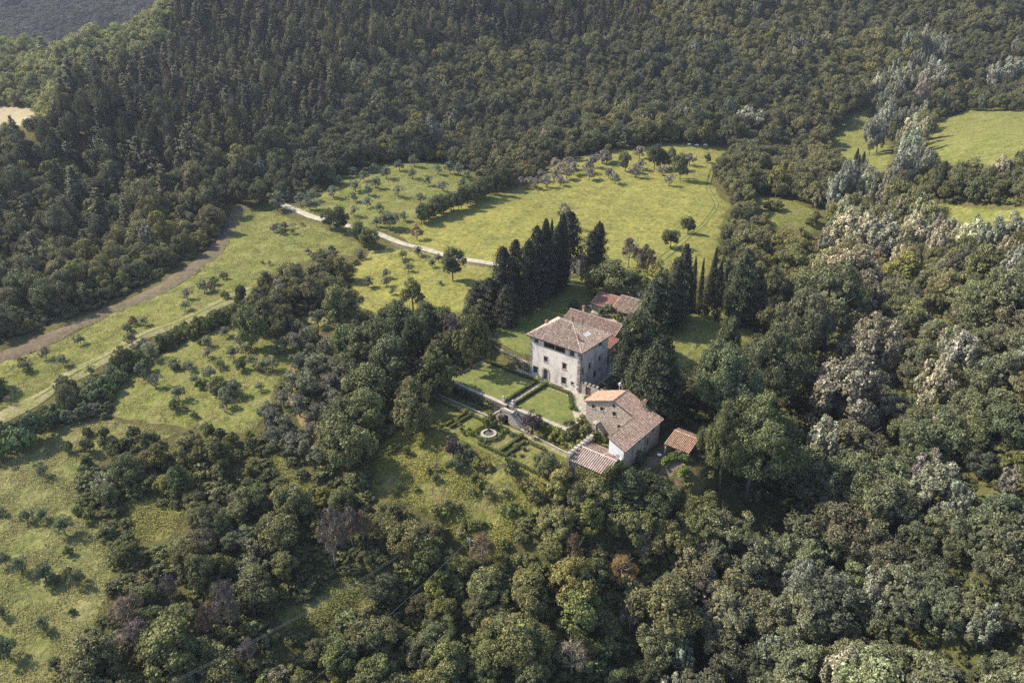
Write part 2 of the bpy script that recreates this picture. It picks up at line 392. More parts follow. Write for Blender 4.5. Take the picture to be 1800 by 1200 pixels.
# distant blue hillside across the valley (seen in the upper left corner)
def far_height(x, y):
    d = y - (900 + 0.25 * (x + 700)); base = -25 + 175 * sstep((d - 60) / 900.0) + 60 * sstep((d - 900) / 1500)
    return base + 16 * np.sin(x * .006 + y * .004) * sstep(d / 400) + 6 * np.sin(x * .021 - y * .013)
xs = np.arange(-2400, 1500, 36.0); ys = np.arange(GY1, 3400, 36.0); X, Y = np.meshgrid(xs, ys)
w = sstep((Y - GY1) / 90); Z = hgt(X, np.full_like(Y, GY1)) * (1 - w) * (np.abs(X) < 900) + far_height(X, Y) * w
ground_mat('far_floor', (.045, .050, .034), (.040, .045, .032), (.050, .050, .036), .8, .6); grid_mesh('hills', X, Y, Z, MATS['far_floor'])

def pip(px, py, poly):
    poly = np.asarray(poly, float); inside = np.zeros(np.shape(px), bool); j = len(poly) - 1
    for i in range(len(poly)):
        xi, yi = poly[i]; xj, yj = poly[j]
        c = ((yi > py) != (yj > py)) & (px < (xj - xi) * (py - yi) / (yj - yi + 1e-12) + xi)
        inside ^= c; j = i
    return inside
def rag(poly, amp, step=3.0, seed=0):
    """resample a world polygon and give it an uneven edge"""
    out = []; n = len(poly)
    for i in range(n):
        p = np.array(poly[i][:2]); q = np.array(poly[(i + 1) % n][:2]); L = np.linalg.norm(q - p); k = max(1, int(L / step))
        nrm = np.array([-(q - p)[1], (q - p)[0]]) / (L + 1e-9)
        for j in range(k):
            s = p + (q - p) * j / k
            out.append(s + nrm * amp * (mnoise.noise(Vector((s[0] * .12 + seed, s[1] * .12, 0))) * 1.6 + .5 * mnoise.noise(Vector((s[0] * .5, s[1] * .5, seed)))))
    return out
def patch(name, poly, mat, off=.22, step=3.0, amp=1.2, label=None, zf=None, kind='structure'):
    poly = rag(poly, amp, step, len(name) + off * 100); P = np.array(poly)
    x0, y0 = P.min(0); x1, y1 = P.max(0); X, Y = np.meshgrid(np.arange(x0 + step * .5, x1, step), np.arange(y0 + step * .5, y1, step))
    X = X.ravel(); Y = Y.ravel(); k = pip(X, Y, P)
    pts = [Vector(p) for p in poly] + [Vector((a, b)) for a, b in zip(X[k], Y[k])]
    r = geometry.delaunay_2d_cdt(pts, [], [list(range(len(poly)))], 1, .02)
    V = np.array([tuple(v) for v in r[0]]); rim = np.array([any(q < len(poly) for q in o_) for o_ in r[3]]); Z = (zf or hgt)(V[:, 0], V[:, 1]) + np.where(rim & (zf is None), -.08, off)
    F = [tuple(f) for f in r[2]]
    o = link_mesh(name, new_mesh(name, np.column_stack([V, Z]), F, True, None, [MATS[mat]])); o['kind'] = kind
    if label: o['label'] = label
    return o
def strip(name, pts, width, mat, off, label=None, amp=.25, world=False, kind='structure'):
    P = [np.array(p[:2], float) if world else G(*p)[:2] for p in pts]; Q = []
    for i in range(len(P) - 1):
        n = max(2, int(np.linalg.norm(P[i + 1] - P[i]) / 3))
        p0 = P[max(i - 1, 0)]; p3 = P[min(i + 2, len(P) - 1)]
        for j in range(n):
            t = j / n; a, b = P[i], P[i + 1]
            Q.append(.5 * ((2 * a) + (b - p0) * t + (2 * p0 - 5 * a + 4 * b - p3) * t * t + (3 * a - p0 - 3 * b + p3) * t ** 3))
    Q.append(P[-1]); Q = np.array(Q); T = np.gradient(Q, axis=0); T /= np.linalg.norm(T, axis=1)[:, None] + 1e-9
    Nn = np.stack([-T[:, 1], T[:, 0]], -1); rows = []
    m = 5; X = np.empty((len(Q), m)); Y = np.empty((len(Q), m))
    for i, (q, n) in enumerate(zip(Q, Nn)):
        w = width / 2 * (1 + amp * mnoise.noise(Vector((q[0] * .15, q[1] * .15, 3))))
        for j in range(m): X[i, j], Y[i, j] = q + n * w * (j / (m - 1) * 2 - 1)
    Zs = hgt(X, Y) + off; Zs[:, 0] -= off * .7; Zs[:, -1] -= off * .7
    o = grid_mesh(name, X, Y, Zs, MATS[mat], kind)
    if label: o['label'] = label
    return o
PX = {  # clearings, drawn as the outline of the ground seen
 'meadow': [(700,414),(735,392),(800,362),(850,346),(905,332),(940,320),(975,290),(1000,280),(1060,268),(1180,254),(1288,262),(1262,285),(1245,318),(1262,340),(1285,362),(1270,400),(1262,460),(1215,520),(1140,530),(1050,505),(1000,480),(900,474),(870,466),(800,452),(740,435)],
 'olive_grove': [(520,372),(560,345),(610,310),(680,288),(780,286),(835,312),(835,340),(790,370),(745,395),(690,412),(640,402),(600,388),(560,380)],
 'orchard': [(612,520),(622,470),(650,442),(720,436),(790,456),(870,472),(880,500),(850,540),(760,565),(660,560)],
 'upper_field': [(405,372),(430,362),(470,372),(540,390),(600,412),(640,430),(620,450),(560,455),(480,480),(430,515),(330,565),(200,625),(100,680),(60,712),(0,732),(0,642),(100,600),(200,552),(320,500),(395,440)],
 'middle_field': [(185,712),(215,668),(270,635),(330,602),(420,558),(452,560),(500,590),(530,610),(515,650),(500,665),(480,700),(462,742),(430,768),(340,755),(260,748),(200,735)],
 'lower_field': [(0,792),(60,765),(160,735),(255,752),(310,768),(215,795),(152,822),(152,880),(192,950),(200,1040),(160,1110),(155,1260),(-120,1260),(-120,850)],
 'rough_slope': [(648,855),(672,800),(692,762),(750,742),(790,780),(850,800),(960,850),(965,872),(905,905),(905,945),(855,992),(815,955),(770,905),(700,885)],
 'right_clearing': [(1160,640),(1165,600),(1195,568),(1240,538),(1330,552),(1330,600),(1262,640),(1215,645),(1185,655)],
 'right_meadow': [(1632,222),(1700,196),(1760,196),(1900,200),(1900,262),(1740,292),(1650,290),(1628,262)],
 'stream_meadow': [(1462,240),(1500,205),(1530,190),(1530,230),(1570,262),(1560,300),(1510,300),(1470,270)],
 'glade': [(1325,345),(1400,356),(1452,384),(1430,412),(1360,402)],
 'right_strip': [(1630,358),(1700,362),(1900,366),(1900,396),(1680,392),(1640,380)],
 'far_field': [(-60,196),(10,188),(52,192),(66,205),(30,226),(-60,240)],
 'path_glade': [(508,640),(530,640),(520,690),(540,730),(572,770),(560,775),(520,745),(500,700)],
 'gap_glade': [(470,800),(500,790),(520,830),(560,860),(540,870),(500,840)],
 'small_glade': [(222,885),(262,872),(300,900),(330,900),(300,950),(262,955),(232,930)],
 'wire_gap': [(480,1080),(540,1055),(600,1010),(650,1010),(620,1050),(560,1100),(500,1110)],
 'hedge_gap': [(560,560),(590,545),(600,575),(570,580),(520,560),(540,550)],
}
WP = {k: [G(*p)[:2] for p in v] for k, v in PX.items()}
patch('meadow', WP['meadow'], 'meadow', .25, 4, 1.5, 'broad mown meadow of pale yellow green grass behind the cypresses')
patch('meadow', WP['olive_grove'], 'field', .25, 4, 1.5, 'grassy olive grove floor above the gravel road')
patch('meadow', WP['orchard'], 'meadow', .25, 3, 1.2, 'sloping orchard lawn below the gravel road')
patch('field', WP['upper_field'], 'field', .25, 4, 1.5, 'long green field along the edge of the left wood')
patch('field', WP['middle_field'], 'field', .25, 3, 1.5, 'green field of scattered olives under the hedgerow')
patch('field', WP['lower_field'], 'dry_grass', .25, 3, 1.5, 'dry tussocky field in the lower left')
patch('field', WP['rough_slope'], 'rough', .25, 3, 1.5, 'rough weedy slope below the parterre garden')
patch('lawn', WP['right_clearing'], 'field', .25, 3, .8, 'shaded lawn clearing behind the tall cypresses')
patch('meadow', WP['right_meadow'], 'field', .3, 4, 2, 'bright meadow beyond the pale poplars')
patch('meadow', WP['stream_meadow'], 'field', .3, 4, 2, 'small meadow beside the stream poplars')
patch('meadow', WP['glade'], 'rough', .3, 3, 1, 'small glade right of the broad meadow')
patch('meadow', WP['right_strip'], 'field', .3, 4, 1, 'green strip under the dark row of trees')
patch('field', WP['far_field'], 'pale_field', .4, 4, 2, 'pale stubble field far left')
for k, m in (('path_glade', 'rust_path'), ('gap_glade', 'rough'), ('small_glade', 'rough'), ('wire_gap', 'dry_grass'), ('hedge_gap', 'dry_grass')):
    patch('clearing', WP[k], m, .3, 2.5, 1)
strip('road', [(498,362),(530,374),(572,388),(620,400),(668,413),(712,430),(765,444),(820,457),(872,466),(930,476),(975,492)], 3.6, 'road', .5, 'pale gravel road crossing between the groves')
strip('track', [(-20,640),(50,612),(100,592),(200,545),(300,500),(370,450),(410,392),(425,362)], 7.5, 'dirt', .45, 'brown earth track along the foot of the left wood', .5)
strip('track', [(-20,752),(60,705),(130,662),(200,622),(260,590),(330,562),(400,530),(445,508)], 7.5, 'pale_track', .45, 'pale grassy farm track between the two left fields', .6)
strip('verge', [(690,428),(740,448),(790,460),(850,470)], 3, 'dirt', .35, 'bare verge under the gravel road', .5)
strip('path', [(1192,545),(1215,580),(1222,610),(1205,628),(1180,640)], 2.6, 'dry_grass', .4, 'faint curved path on the shaded clearing', .4)
strip('track_grass', [(60,705),(130,662),(200,622),(260,590),(330,562),(400,530),(445,508)], 1.6, 'field', .55, 'grass crown along the middle of the farm track', .6)
for k, dx in enumerate((0, 7)): strip('wheel_track', [(1248+dx,300),(1240+dx,330),(1255+dx,360),(1240+dx,385),(1215+dx,410),(1170+dx*2,445),(1140+dx*2,470)], 1.3, 'lawn', .35, None, .3)

# ============================================================ foliage builders
def unit(v): return v / (np.linalg.norm(v, axis=-1, keepdims=True) + 1e-9)
def leaf_quads(rs, C, Nrm, size, asp=.6, jit=.55):
    n = len(C); Nn = unit(Nrm + rs.normal(0, jit, (n, 3))); r = rs.normal(0, 1, (n, 3))
    T = unit(np.cross(Nn, r)); B = np.cross(Nn, T)
    s = (size * rs.uniform(.65, 1.35, n))[:, None]
    V = np.stack([C - T * s * .5, C - B * s * asp * .5 , C + T * s * .5 + Nn * s * .12, C + B * s * asp * .5], 1)
    return V.reshape(-1, 3), np.arange(n * 4).reshape(n, 4)
def sph(rs, n, zmin=-1.0):
    z = rs.uniform(zmin, 1, n); a = rs.uniform(0, 2 * np.pi, n); r = np.sqrt(np.maximum(0, 1 - z * z))
    return np.stack([r * np.cos(a), r * np.sin(a), z], -1)
def crown_pts(rs, R, Hc, zc, lobes, subs, per, lr=.42, zmin=-.5, up=.25, shell=.62):
    """leaf positions on clumps on lobes over an ellipsoid (R, R, Hc/2) centred at zc"""
    E3 = np.array([R, R, Hc / 2.0]); d = sph(rs, lobes, zmin); d[0] = (0, 0, 1)
    L = d * E3 * shell * rs.uniform(.6, 1.18, (lobes, 1)); Lr = rs.uniform(.75, 1.2, lobes) * lr
    ds = sph(rs, lobes * subs).reshape(lobes, subs, 3); ds = unit(ds + d[:, None] * .75)
    S = L[:, None] + ds * (Lr[:, None, None] * E3) * .85
    sr = Lr[:, None] * rs.uniform(.24, .52, (lobes, subs))
    dl = sph(rs, lobes * subs * per).reshape(lobes, subs, per, 3)
    Pt = S[:, :, None] + dl * (sr[:, :, None, None] * E3) * rs.uniform(.55, 1, (lobes, subs, per, 1))
    Pt = Pt.reshape(-1, 3); out = unit(Pt / E3 ** 2); sub = np.repeat(ds.reshape(-1, 3), per, 0)
    Nr = unit(dl.reshape(-1, 3) * 1.0 + out * .45 + sub * .4 + np.array([0, 0, up]))
    val = np.repeat(rs.uniform(0, 1, lobes * subs), per) * .55 + rs.uniform(0, 1, len(Pt)) * .45
    return Pt + np.array([0, 0, zc]), Nr, val
def branchy(rs, H, r, spread, n, z0=.35, gen2=3, lean=0.0):
    mb = MB(); top = Vector((lean, 0, H * .72)); mb.tube([(0, 0, -1.2), (lean * .2, 0, H * .25), tuple(top * .7), tuple(top)], r, 6, r * .35)
    for i in range(n):
        a = 2.4 * i + rs.uniform(-.4, .4); z = H * (z0 + (.72 - z0) * rs.uniform(0, 1)); s = spread * rs.uniform(.6, 1)
        p = Vector((lean * z / H, 0, z)); q = p + Vector((math.cos(a) * s * .55, math.sin(a) * s * .55, s * .35)); e = p + Vector((math.cos(a) * s, math.sin(a) * s, s * .9))
        mb.tube([p, q, e], r * .4, 4, r * .12, False)
        for g in range(gen2):
            b = a + rs.uniform(-1, 1); k = s * .5; mb.tube([q, q + Vector((math.cos(b) * k, math.sin(b) * k, k * .8))], r * .15, 3, r * .05, False)
    return mb
PROTO = {}     # kind -> list of (crown mesh, trunk mesh, R, H, joined mesh)
def reg(kind, rs, parts, trunk_mb, leafm, barkm, R, H):
    """parts: list of (V,F,val)"""
    Vs, Fs, As, n = [], [], [], 0
    for V, F, a in parts: Vs.append(V); Fs.append(F + n); As.append(a); n += len(V)
    V = np.concatenate(Vs); F = np.concatenate(Fs); A = np.concatenate(As)
    i = len(PROTO.setdefault(kind, []))
    cm = new_mesh(kind + '_crown', V, F, False, A, [MATS[leafm]])
    tv = np.array(trunk_mb.v, float); tf = [f for f in trunk_mb.f]
    tm = new_mesh(kind + '_trunk', tv, tf, True, None, [MATS[barkm]])
    tq = [f if len(f) == 4 else None for f in tf]; tq = np.array([f for f in tq if f])
    jm = new_mesh(kind + '_all', np.concatenate([V, tv]), np.concatenate([F, tq + len(V)]), False, np.concatenate([A, np.full(len(tq), .5)]), [MATS[leafm], MATS[barkm]],
                  np.concatenate([np.zeros(len(F)), np.ones(len(tq))]))
    PROTO[kind].append((cm, tm, R, H, jm))
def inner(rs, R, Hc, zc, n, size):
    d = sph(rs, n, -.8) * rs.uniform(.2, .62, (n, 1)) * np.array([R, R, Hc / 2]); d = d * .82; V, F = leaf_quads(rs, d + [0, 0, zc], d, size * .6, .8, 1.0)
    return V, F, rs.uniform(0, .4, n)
def broad(kind, seed, R, H, lobes, subs, per, leaf, mat, bark='bark', zc=.62, hc=.75, lr=.42, asp=.6, trunk=.28, shell=.62, jit=.55, zmin=-.7):
    rs = np.random.RandomState(seed); C, Nr, val = crown_pts(rs, R, H * hc, H * zc, lobes, subs, per, lr, zmin, .25, shell)
    V, F = leaf_quads(rs, C, Nr, leaf, asp, jit)
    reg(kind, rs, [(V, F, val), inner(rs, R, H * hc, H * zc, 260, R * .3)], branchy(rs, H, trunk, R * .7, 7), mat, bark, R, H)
for i in range(4): broad('oak_tree', 10 + i, 4.5, 10, 15 + i, 11, 56, .36, 'leaf_oak', hc=.84 + .05 * (i % 2), zc=.55)
broad('oak_tree', 15, 4.0, 11, 12, 11, 56, .36, 'leaf_yellow', hc=.86, zc=.55)
for i in range(2): broad('great_tree', 30 + i, 9.5, 19, 42, 20, 42, .44, 'leaf_locust' if i else 'leaf_oak', hc=.8, lr=.27, trunk=.6, shell=.74)
for i in range(3): broad('locust_tree', 20 + i, 5.2, 11, 24, 12, 44, .36, 'leaf_locust', asp=.5, lr=.30, shell=.72, jit=.8, hc=.84, zc=.56)
for i in range(2): broad('poplar_tree', 40 + i, 4.6, 15, 22, 12, 42, .42, 'leaf_poplar', 'pale_bark', zc=.55, hc=.92, lr=.28, shell=.74, zmin=-.92)
broad('great_poplar', 44, 8.5, 17, 40, 16, 32, .52, 'leaf_poplar', 'pale_bark', zc=.54, hc=.9, lr=.24, trunk=.5, shell=.76)
for i in range(3): broad('olive_tree', 50 + i, 2.6, 4.8, 11, 7, 20, .36, 'leaf_olive' if i < 2 else 'leaf_olive_dry', zc=.57, hc=.84, lr=.40, asp=.4, trunk=.2, jit=.7)
for i in range(3): broad('shrub', 60 + i, 2.2, 3.0, 9, 7, 20, .42, 'leaf_shrub' if i != 1 else 'leaf_oak', zc=.45, hc=1.0, trunk=.1, zmin=-.2)
broad('yellow_tree', 70, 5.5, 15, 26, 10, 26, .58, 'leaf_yellow', hc=.86, zc=.54, lr=.30, trunk=.35, shell=.72)
broad('plum_tree', 72, 3.0, 5.5, 12, 8, 24, .34, 'leaf_purple', hc=.85, zc=.55)
broad('red_tree', 73, 2.6, 6, 11, 7, 22, .4, 'leaf_red', hc=.8)
def conifer(seed, R, H, mat='leaf_pine'):
    rs = np.random.RandomState(seed); Cs, Ns, vs = [], [], []; trunk = MB(); trunk.tube([(0, 0, -1.2), (0, 0, H * .5), (0, 0, H * .97)], .24, 6, .05)
    k = 0; z = H * .26
    while z < H * .98:
        f = (z / H - .26) / .74; r = R * (1 - f) ** .8 * rs.uniform(.75, 1.1) + .25; nb = max(4, int(8 * (1 - f) + 3))
        for j in range(nb):
            a = rs.uniform(0, 2 * np.pi); rr = r * rs.uniform(.6, 1.1); m = int(16 + 30 * rr / R)
            t = rs.uniform(.15, 1, m) ** .7; c = np.stack([np.cos(a) * t * rr, np.sin(a) * t * rr, z - t * rr * .18 + .3 * t * t * rr], -1) + rs.normal(0, .17 + .1 * rr / R, (m, 3))
            Cs.append(c); Ns.append(np.stack([np.cos(a) * .35 * np.ones(m), np.sin(a) * .35 * np.ones(m), np.ones(m)], -1)); vs.append(np.clip(rs.uniform(0, 1) * .5 + rs.uniform(0, .6, m), 0, 1))
            if rr > 1: trunk.tube([(0, 0, z - .2), (math.cos(a) * rr * .8, math.sin(a) * rr * .8, z - .1)], .06, 3, .02, False)
        z += H * .052 * rs.uniform(.8, 1.2)
    C = np.concatenate(Cs); V, F = leaf_quads(rs, C, np.concatenate(Ns), .56, .55, .4)
    reg('pine_tree', rs, [(V, F, np.concatenate(vs))], trunk, mat, 'bark', R, H)
for i in range(4): conifer(80 + i, 3.0 + .25 * (i % 2), 13)   # R, H
def column(kind, seed, R, H, n, leaf, mat, power=.8, z0=.06, lump=.18, bark='bark'):
    rs = np.random.RandomState(seed); f = rs.uniform(0, 1, n); a = rs.uniform(0, 2 * np.pi, n)
    prof = R * np.minimum(1, (f / .14 + .35)) * (1 - f ** 2.2) ** power
    lum = 1 + lump * np.sin(a * 3 + f * 17 + seed) * np.cos(a * 2 - f * 23) + lump * .6 * np.sin(a * 7 + f * 41)
    r = prof * lum * rs.uniform(.72, 1.04, n); C = np.stack([r * np.cos(a), r * np.sin(a), H * (z0 + (1 - z0) * f)], -1) + rs.normal(0, .05 * R, (n, 3))
    Nr = np.stack([np.cos(a), np.sin(a), .45 * np.ones(n)], -1); V, F = leaf_quads(rs, C, Nr, leaf, .5, .45)
    tr = MB(); tr.tube([(0, 0, -1), (0, 0, H * .3), (0, 0, H * .9)], R * .12 + .08, 6, .05)
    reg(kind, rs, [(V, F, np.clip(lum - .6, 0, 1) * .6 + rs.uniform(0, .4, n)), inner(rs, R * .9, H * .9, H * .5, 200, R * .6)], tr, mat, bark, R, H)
column('cypress_tree', 90, 1.3, 13, 3000, .38, 'leaf_cypress', lump=.12)
column('cypress_tree', 91, 1.3, 13, 3000, .38, 'leaf_cypress', lump=.2)
column('broad_cypress', 92, 3.6, 16, 6500, .55, 'leaf_cypress', .62, lump=.26)
column('broad_cypress', 93, 3.6, 16, 6500, .55, 'leaf_cypress', .75, lump=.32)
column('broad_cypress', 94, 3.6, 15, 7000, .55, 'leaf_cypress', .42, lump=.42)
column('broad_cypress', 95, 3.4, 16, 6500, .5, 'leaf_cypress', .5, lump=.5)
def bare(kind, seed, R, H, twig_mat, n=1300):
    rs = np.random.RandomState(seed); mb = branchy(rs, H, .22, R * .9, 12, .2, 4)
    C, Nr, val = crown_pts(rs, R, H * .8, H * .6, 12, 6, max(1, n // 72), .42, -.5, .25, .6)
    V, F = leaf_quads(rs, C, Nr, .85, .10, 1.0); reg(kind, rs, [(V, F, val)], mb, twig_mat, 'pale_bark', R, H)
bare('bare_tree', 95, 3.2, 8, 'twig', 2400); bare('bare_tree', 96, 3.0, 8, 'twig_brown', 2600); bare('bare_tree', 97, 3.0, 8, 'twig', 900)

# ============================================================ planting plan
RNG = np.random.RandomState(5)
TREES = []   # dict(kind, x, y, z, R, H, rot, var, tint, manual)
def add_tree(kind, p, R, H, var=None, tint=(1, 1, 1), manual=False, **k):
    nv = len(PROTO[kind]); TREES.append(dict(kind=kind, x=p[0], y=p[1], z=p[2] if len(p) > 2 else float(hgt(p[0], p[1])), R=R, H=H, rot=RNG.uniform(0, 6.28), var=(RNG.randint(nv) if var is None else var % nv), tint=tint, manual=manual, **k))
def T(kind, x, yb, yt, w, **k):              # a tree whose foot is at (x, yb), top at yt and crown w pixels wide
    p = G(x, yb); X, Y, d = project(p); s = FPX / d
    r = ray(x, yt); t = p[1] / r[1]; H = CAM_H + t * r[2] - p[2]
    add_tree(kind, p, w / s / 2, float(np.clip(H, 1.0, 30)), manual=True, **k)
def O(x, y, w=16, kind='olive_tree', **k):    # olive whose crown centre is at (x, y)
    T(kind, x, y + w * .62, y - w * .52, w * 1.12, **k)
for q in [(835,300),(1010,285),(915,335),(760,355),(680,330),(1100,340),(1280,310),(1365,290),(1425,310),(1485,350),(1210,385),(1315,425),(700,425),(790,455),(1000,460),(840,400),(545,465),(405,490),(315,515),(590,385),(690,505),(785,540),(1160,510),(875,575),(380,550),(425,560),(230,495),(1450,405),(690,600),(1240,545),(1040,640),(850,680),(1115,250),(1570,300)]:
    O(450 + q[0] / 4, 220 + q[1] / 4, 19 + RNG.uniform(-3, 3), tint=(.95, 1.08, .98))
O(733, 410, 22, 'bare_tree', var=1, tint=(.8, .75, .7)); O(686, 386, 30, 'oak_tree', tint=(1.7, 1.7, 1.9)); O(488, 352, 30, 'olive_tree')
for q in [(200,360),(258,355),(292,365),(365,350),(450,350),(410,310),(325,310),(490,300),(530,270),(470,265),(415,240),(655,225),(740,215),(625,265),(630,305),(755,300),(795,335),(925,285),(955,250),(1100,285),(1135,345),(950,170),(440,275),(505,235),(715,195),(1265,215)]:
    O(860 + q[0] / 3.6, 220 + q[1] / 3.6, 20 + RNG.uniform(-3, 3), var=2, tint=(1.15, 1.12, 1.15))
for x, yb, yt, w in [(1067,287,252,22),(1099,302,266,25),(1150,300,252,30),(1176,300,258,26),(1195,318,268,30),(1003,285,255,24),(1243,288,270,12),(1160,298,262,28)]: T('oak_tree', x, yb, yt, w, tint=(1.05, 1.05, .95))
for q in [(1140,885,17),(740,905,18),(790,1100,20),(915,1040,17),(920,1100,17),(1075,1000,16),(1055,960,14),(1030,910,16),(1285,930,14),(1240,970,15),(1300,1110,9),(960,1170,12)]:
    O(450 + q[0] / 4, 220 + q[1] / 4, q[2], var=2 if q[0] < 1000 else 0, tint=(.9, .95, .9))
T('oak_tree', 796, 496, 436, 44, tint=(.9, 1, .8)); T('oak_tree', 1209, 412, 380, 28, tint=(.75, .8, .75)); T('oak_tree', 1178, 438, 402, 33, tint=(.75, .8, .75))
T('oak_tree', 727, 548, 485, 46, tint=(1.2, 1.15, 1.2))
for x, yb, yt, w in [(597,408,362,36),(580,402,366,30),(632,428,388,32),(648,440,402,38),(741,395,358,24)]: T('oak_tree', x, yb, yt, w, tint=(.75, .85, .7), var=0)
# hedge line between the grove and the meadow
for i in range(26):
    t = i / 25; T('oak_tree' if i % 3 else 'shrub', 742 + t * 150 + RNG.uniform(-5, 5), 393 - t * 62 + RNG.uniform(-3, 3), 393 - t * 62 - 26 - 8 * t - RNG.uniform(0, 12), 24 + RNG.uniform(-4, 8), tint=(.95, 1, .8))
# cypress mass left of the chapel and behind the villa
for x, yb, yt, w in [(838,568,498,44),(862,566,490,42),(884,560,436,38),(906,552,424,36),(893,574,500,46),(926,540,425,34),(945,528,400,38),(960,522,388,32),(975,512,392,34),(990,505,376,22),(1003,474,372,40),(920,552,490,42),(943,536,470,42),(964,520,450,38),(1041,496,408,34),(1047,492,392,30),(983,508,440,36)]:
    T('broad_cypress', x, yb, yt, w)
for x, yb, yt, w in [(955,520,392,14),(988,495,378,15),(1036,478,405,10),(1047,485,390,18),(968,500,386,14)]: T('cypress_tree', x, yb, yt, w)
# right-hand cypresses
for x, yb, yt, w in [(1196,560,430,40),(1216,552,452,12),(1240,560,436,17),(1227,556,455,10),(1258,565,462,17),(1270,545,470,14)]: T('cypress_tree', x, yb, yt, w, tint=(1.1, 1.15, 1))
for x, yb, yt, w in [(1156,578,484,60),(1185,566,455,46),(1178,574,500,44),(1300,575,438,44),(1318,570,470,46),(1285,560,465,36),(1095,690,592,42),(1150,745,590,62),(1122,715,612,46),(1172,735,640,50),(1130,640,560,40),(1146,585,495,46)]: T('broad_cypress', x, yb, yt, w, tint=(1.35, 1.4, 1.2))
T('cypress_tree', 1084, 668, 585, 12, tint=(1.3, 1.4, 1.1))
T('cypress_tree', 1509, 330, 267, 13); T('cypress_tree', 1502, 325, 272, 11); T('cypress_tree', 1648, 350, 283, 14); T('cypress_tree', 1780, 300, 265, 12); T('cypress_tree', 1402, 290, 253, 10); T('cypress_tree', 1412, 292, 258, 12)
for x, yb, yt, w in [(1120,640,548,66),(1176,748,694,54),(1130,720,620,60)]: T('oak_tree', x, yb, yt, w, tint=(.85, .95, .75))
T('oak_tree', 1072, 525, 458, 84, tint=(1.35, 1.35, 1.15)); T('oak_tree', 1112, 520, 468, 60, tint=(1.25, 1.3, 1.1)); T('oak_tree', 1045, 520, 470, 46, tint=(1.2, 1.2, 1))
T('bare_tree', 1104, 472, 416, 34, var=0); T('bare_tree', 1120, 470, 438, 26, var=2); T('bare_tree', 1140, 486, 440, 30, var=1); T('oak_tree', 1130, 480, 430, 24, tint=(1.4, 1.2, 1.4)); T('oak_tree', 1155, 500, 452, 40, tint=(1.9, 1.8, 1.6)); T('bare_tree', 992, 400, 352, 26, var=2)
T('great_tree', 1308, 885, 690, 160, var=0, tint=(.86, .88, .82)); T('great_tree', 1272, 770, 612, 122, var=1, tint=(.85, .95, .85)); T('great_tree', 1352, 745, 580, 115, var=0, tint=(1.05, 1.1, 1.05))
T('great_tree', 1390, 660, 505, 105, var=1, tint=(.9, .9, .85)); T('great_tree', 1445, 620, 450, 130, var=1, tint=(.95, 1, .9)); T('great_tree', 1262, 880, 720, 80, var=0, tint=(.9, .92, .85))
T('oak_tree', 1275, 645, 556, 44, tint=(1, 1.1, 1)); T('red_tree', 1330, 850, 800, 22); T('red_tree', 1312, 860, 815, 18)
for x, yb, yt, w in [(1468,778,628,150),(1510,690,552,105),(1500,580,472,90),(1485,540,430,100),(1545,465,378,62),(1482,452,366,66),(1592,455,376,56),(1520,450,385,60),(1702,455,385,52),(1765,450,375,52),(1640,440,390,50),(1527,275,194,32),(1550,262,160,26),(1540,270,205,30),(1590,310,220,44),(1488,352,284,34),(1600,262,196,36),(1640,165,102,34),(1625,160,112,28),(1775,155,96,46),(1742,165,110,24),(1314,235,185,46),(1485,330,292,26),(1580,345,250,40)]:
    T('poplar_tree' if w < 80 else 'great_poplar', x, yb, yt, w, tint=(1.3, 1.3, 1.32) if w < 70 else (.8, .76, .76))
# near the gardens
T('yellow_tree', 829, 650, 540, 70); T('yellow_tree', 768, 700, 612, 72, tint=(.85, .92, .9)); T('yellow_tree', 722, 768, 690, 62, tint=(.8, .85, 1.2)); T('oak_tree', 745, 760, 712, 34)
for x, yb, yt, w in [(700,600,530,70),(745,600,530,60),(655,640,560,80),(610,640,575,60),(690,690,590,100),(650,720,640,90),(640,760,690,80),(612,830,735,100),(600,770,700,80),(780,600,535,46),(600,590,500,60),(730,640,560,50)]:
    T('oak_tree', x, yb, yt, w, tint=(.95, 1.0, .88))
T('bare_tree', 796, 612, 550, 40, var=0); T('bare_tree', 700, 610, 575, 30, var=0)
for x, y, w in [(520,600,32),(545,590,34),(530,640,36),(552,640,38),(515,670,36),(545,675,40),(528,712,36),(560,725,34),(480,735,34),(505,748,36),(487,768,36),(515,778,38),(540,790,34),(500,700,30),(470,720,30),(548,760,34),(560,800,34),(575,610,30),(590,640,30),(560,560,28),(525,575,26)]: O(x, y, w, var=RNG.randint(3), tint=(1.08, 1.1, 1.0))
for q in [(825,805,24),(945,870,24),(1035,800,18),(925,710,20),(1000,720,16),(1100,660,20),(1110,765,24),(1235,660,24),(1240,840,28),(1375,840,16),(1440,715,24),(1340,700,22),(1390,720,22),(1270,600,22),(1190,550,18),(1200,920,26),(430,590,18),(500,960,24),(420,990,22),(145,735,20),(1330,610,22),(1450,640,20),(1300,640,20),(1500,620,26),(700,580,22),(770,610,20),(250,660,22),(340,700,20),(1080,310,22),(990,350,20),(760,490,18),(980,410,18),(330,830,24),(480,750,16)]:
    O(q[0] / 3, 400 + q[1] / 3, q[2], tint=(1.05, 1.1, .98), var=RNG.randint(3))
for q in [(235,85,28),(150,320,28),(230,320,30),(350,370,40),(40,550,30),(120,580,34),(255,620,44),(425,640,34),(240,890,34),(60,1020,46),(20,830,26),(300,1100,30),(20,300,20)]:
    O(q[0] / 3, 800 + q[1] / 3, q[2] * .8, tint=(.85, .98, .78), var=RNG.randint(2))
for x, yb, yt, w in [(221,655,605,46),(428,548,500,26),(400,562,536,20),(470,590,530,60),(500,600,550,46),(440,620,540,60),(455,580,520,60)]: T('oak_tree', x, yb, yt, w, tint=(.72, .75, .68))
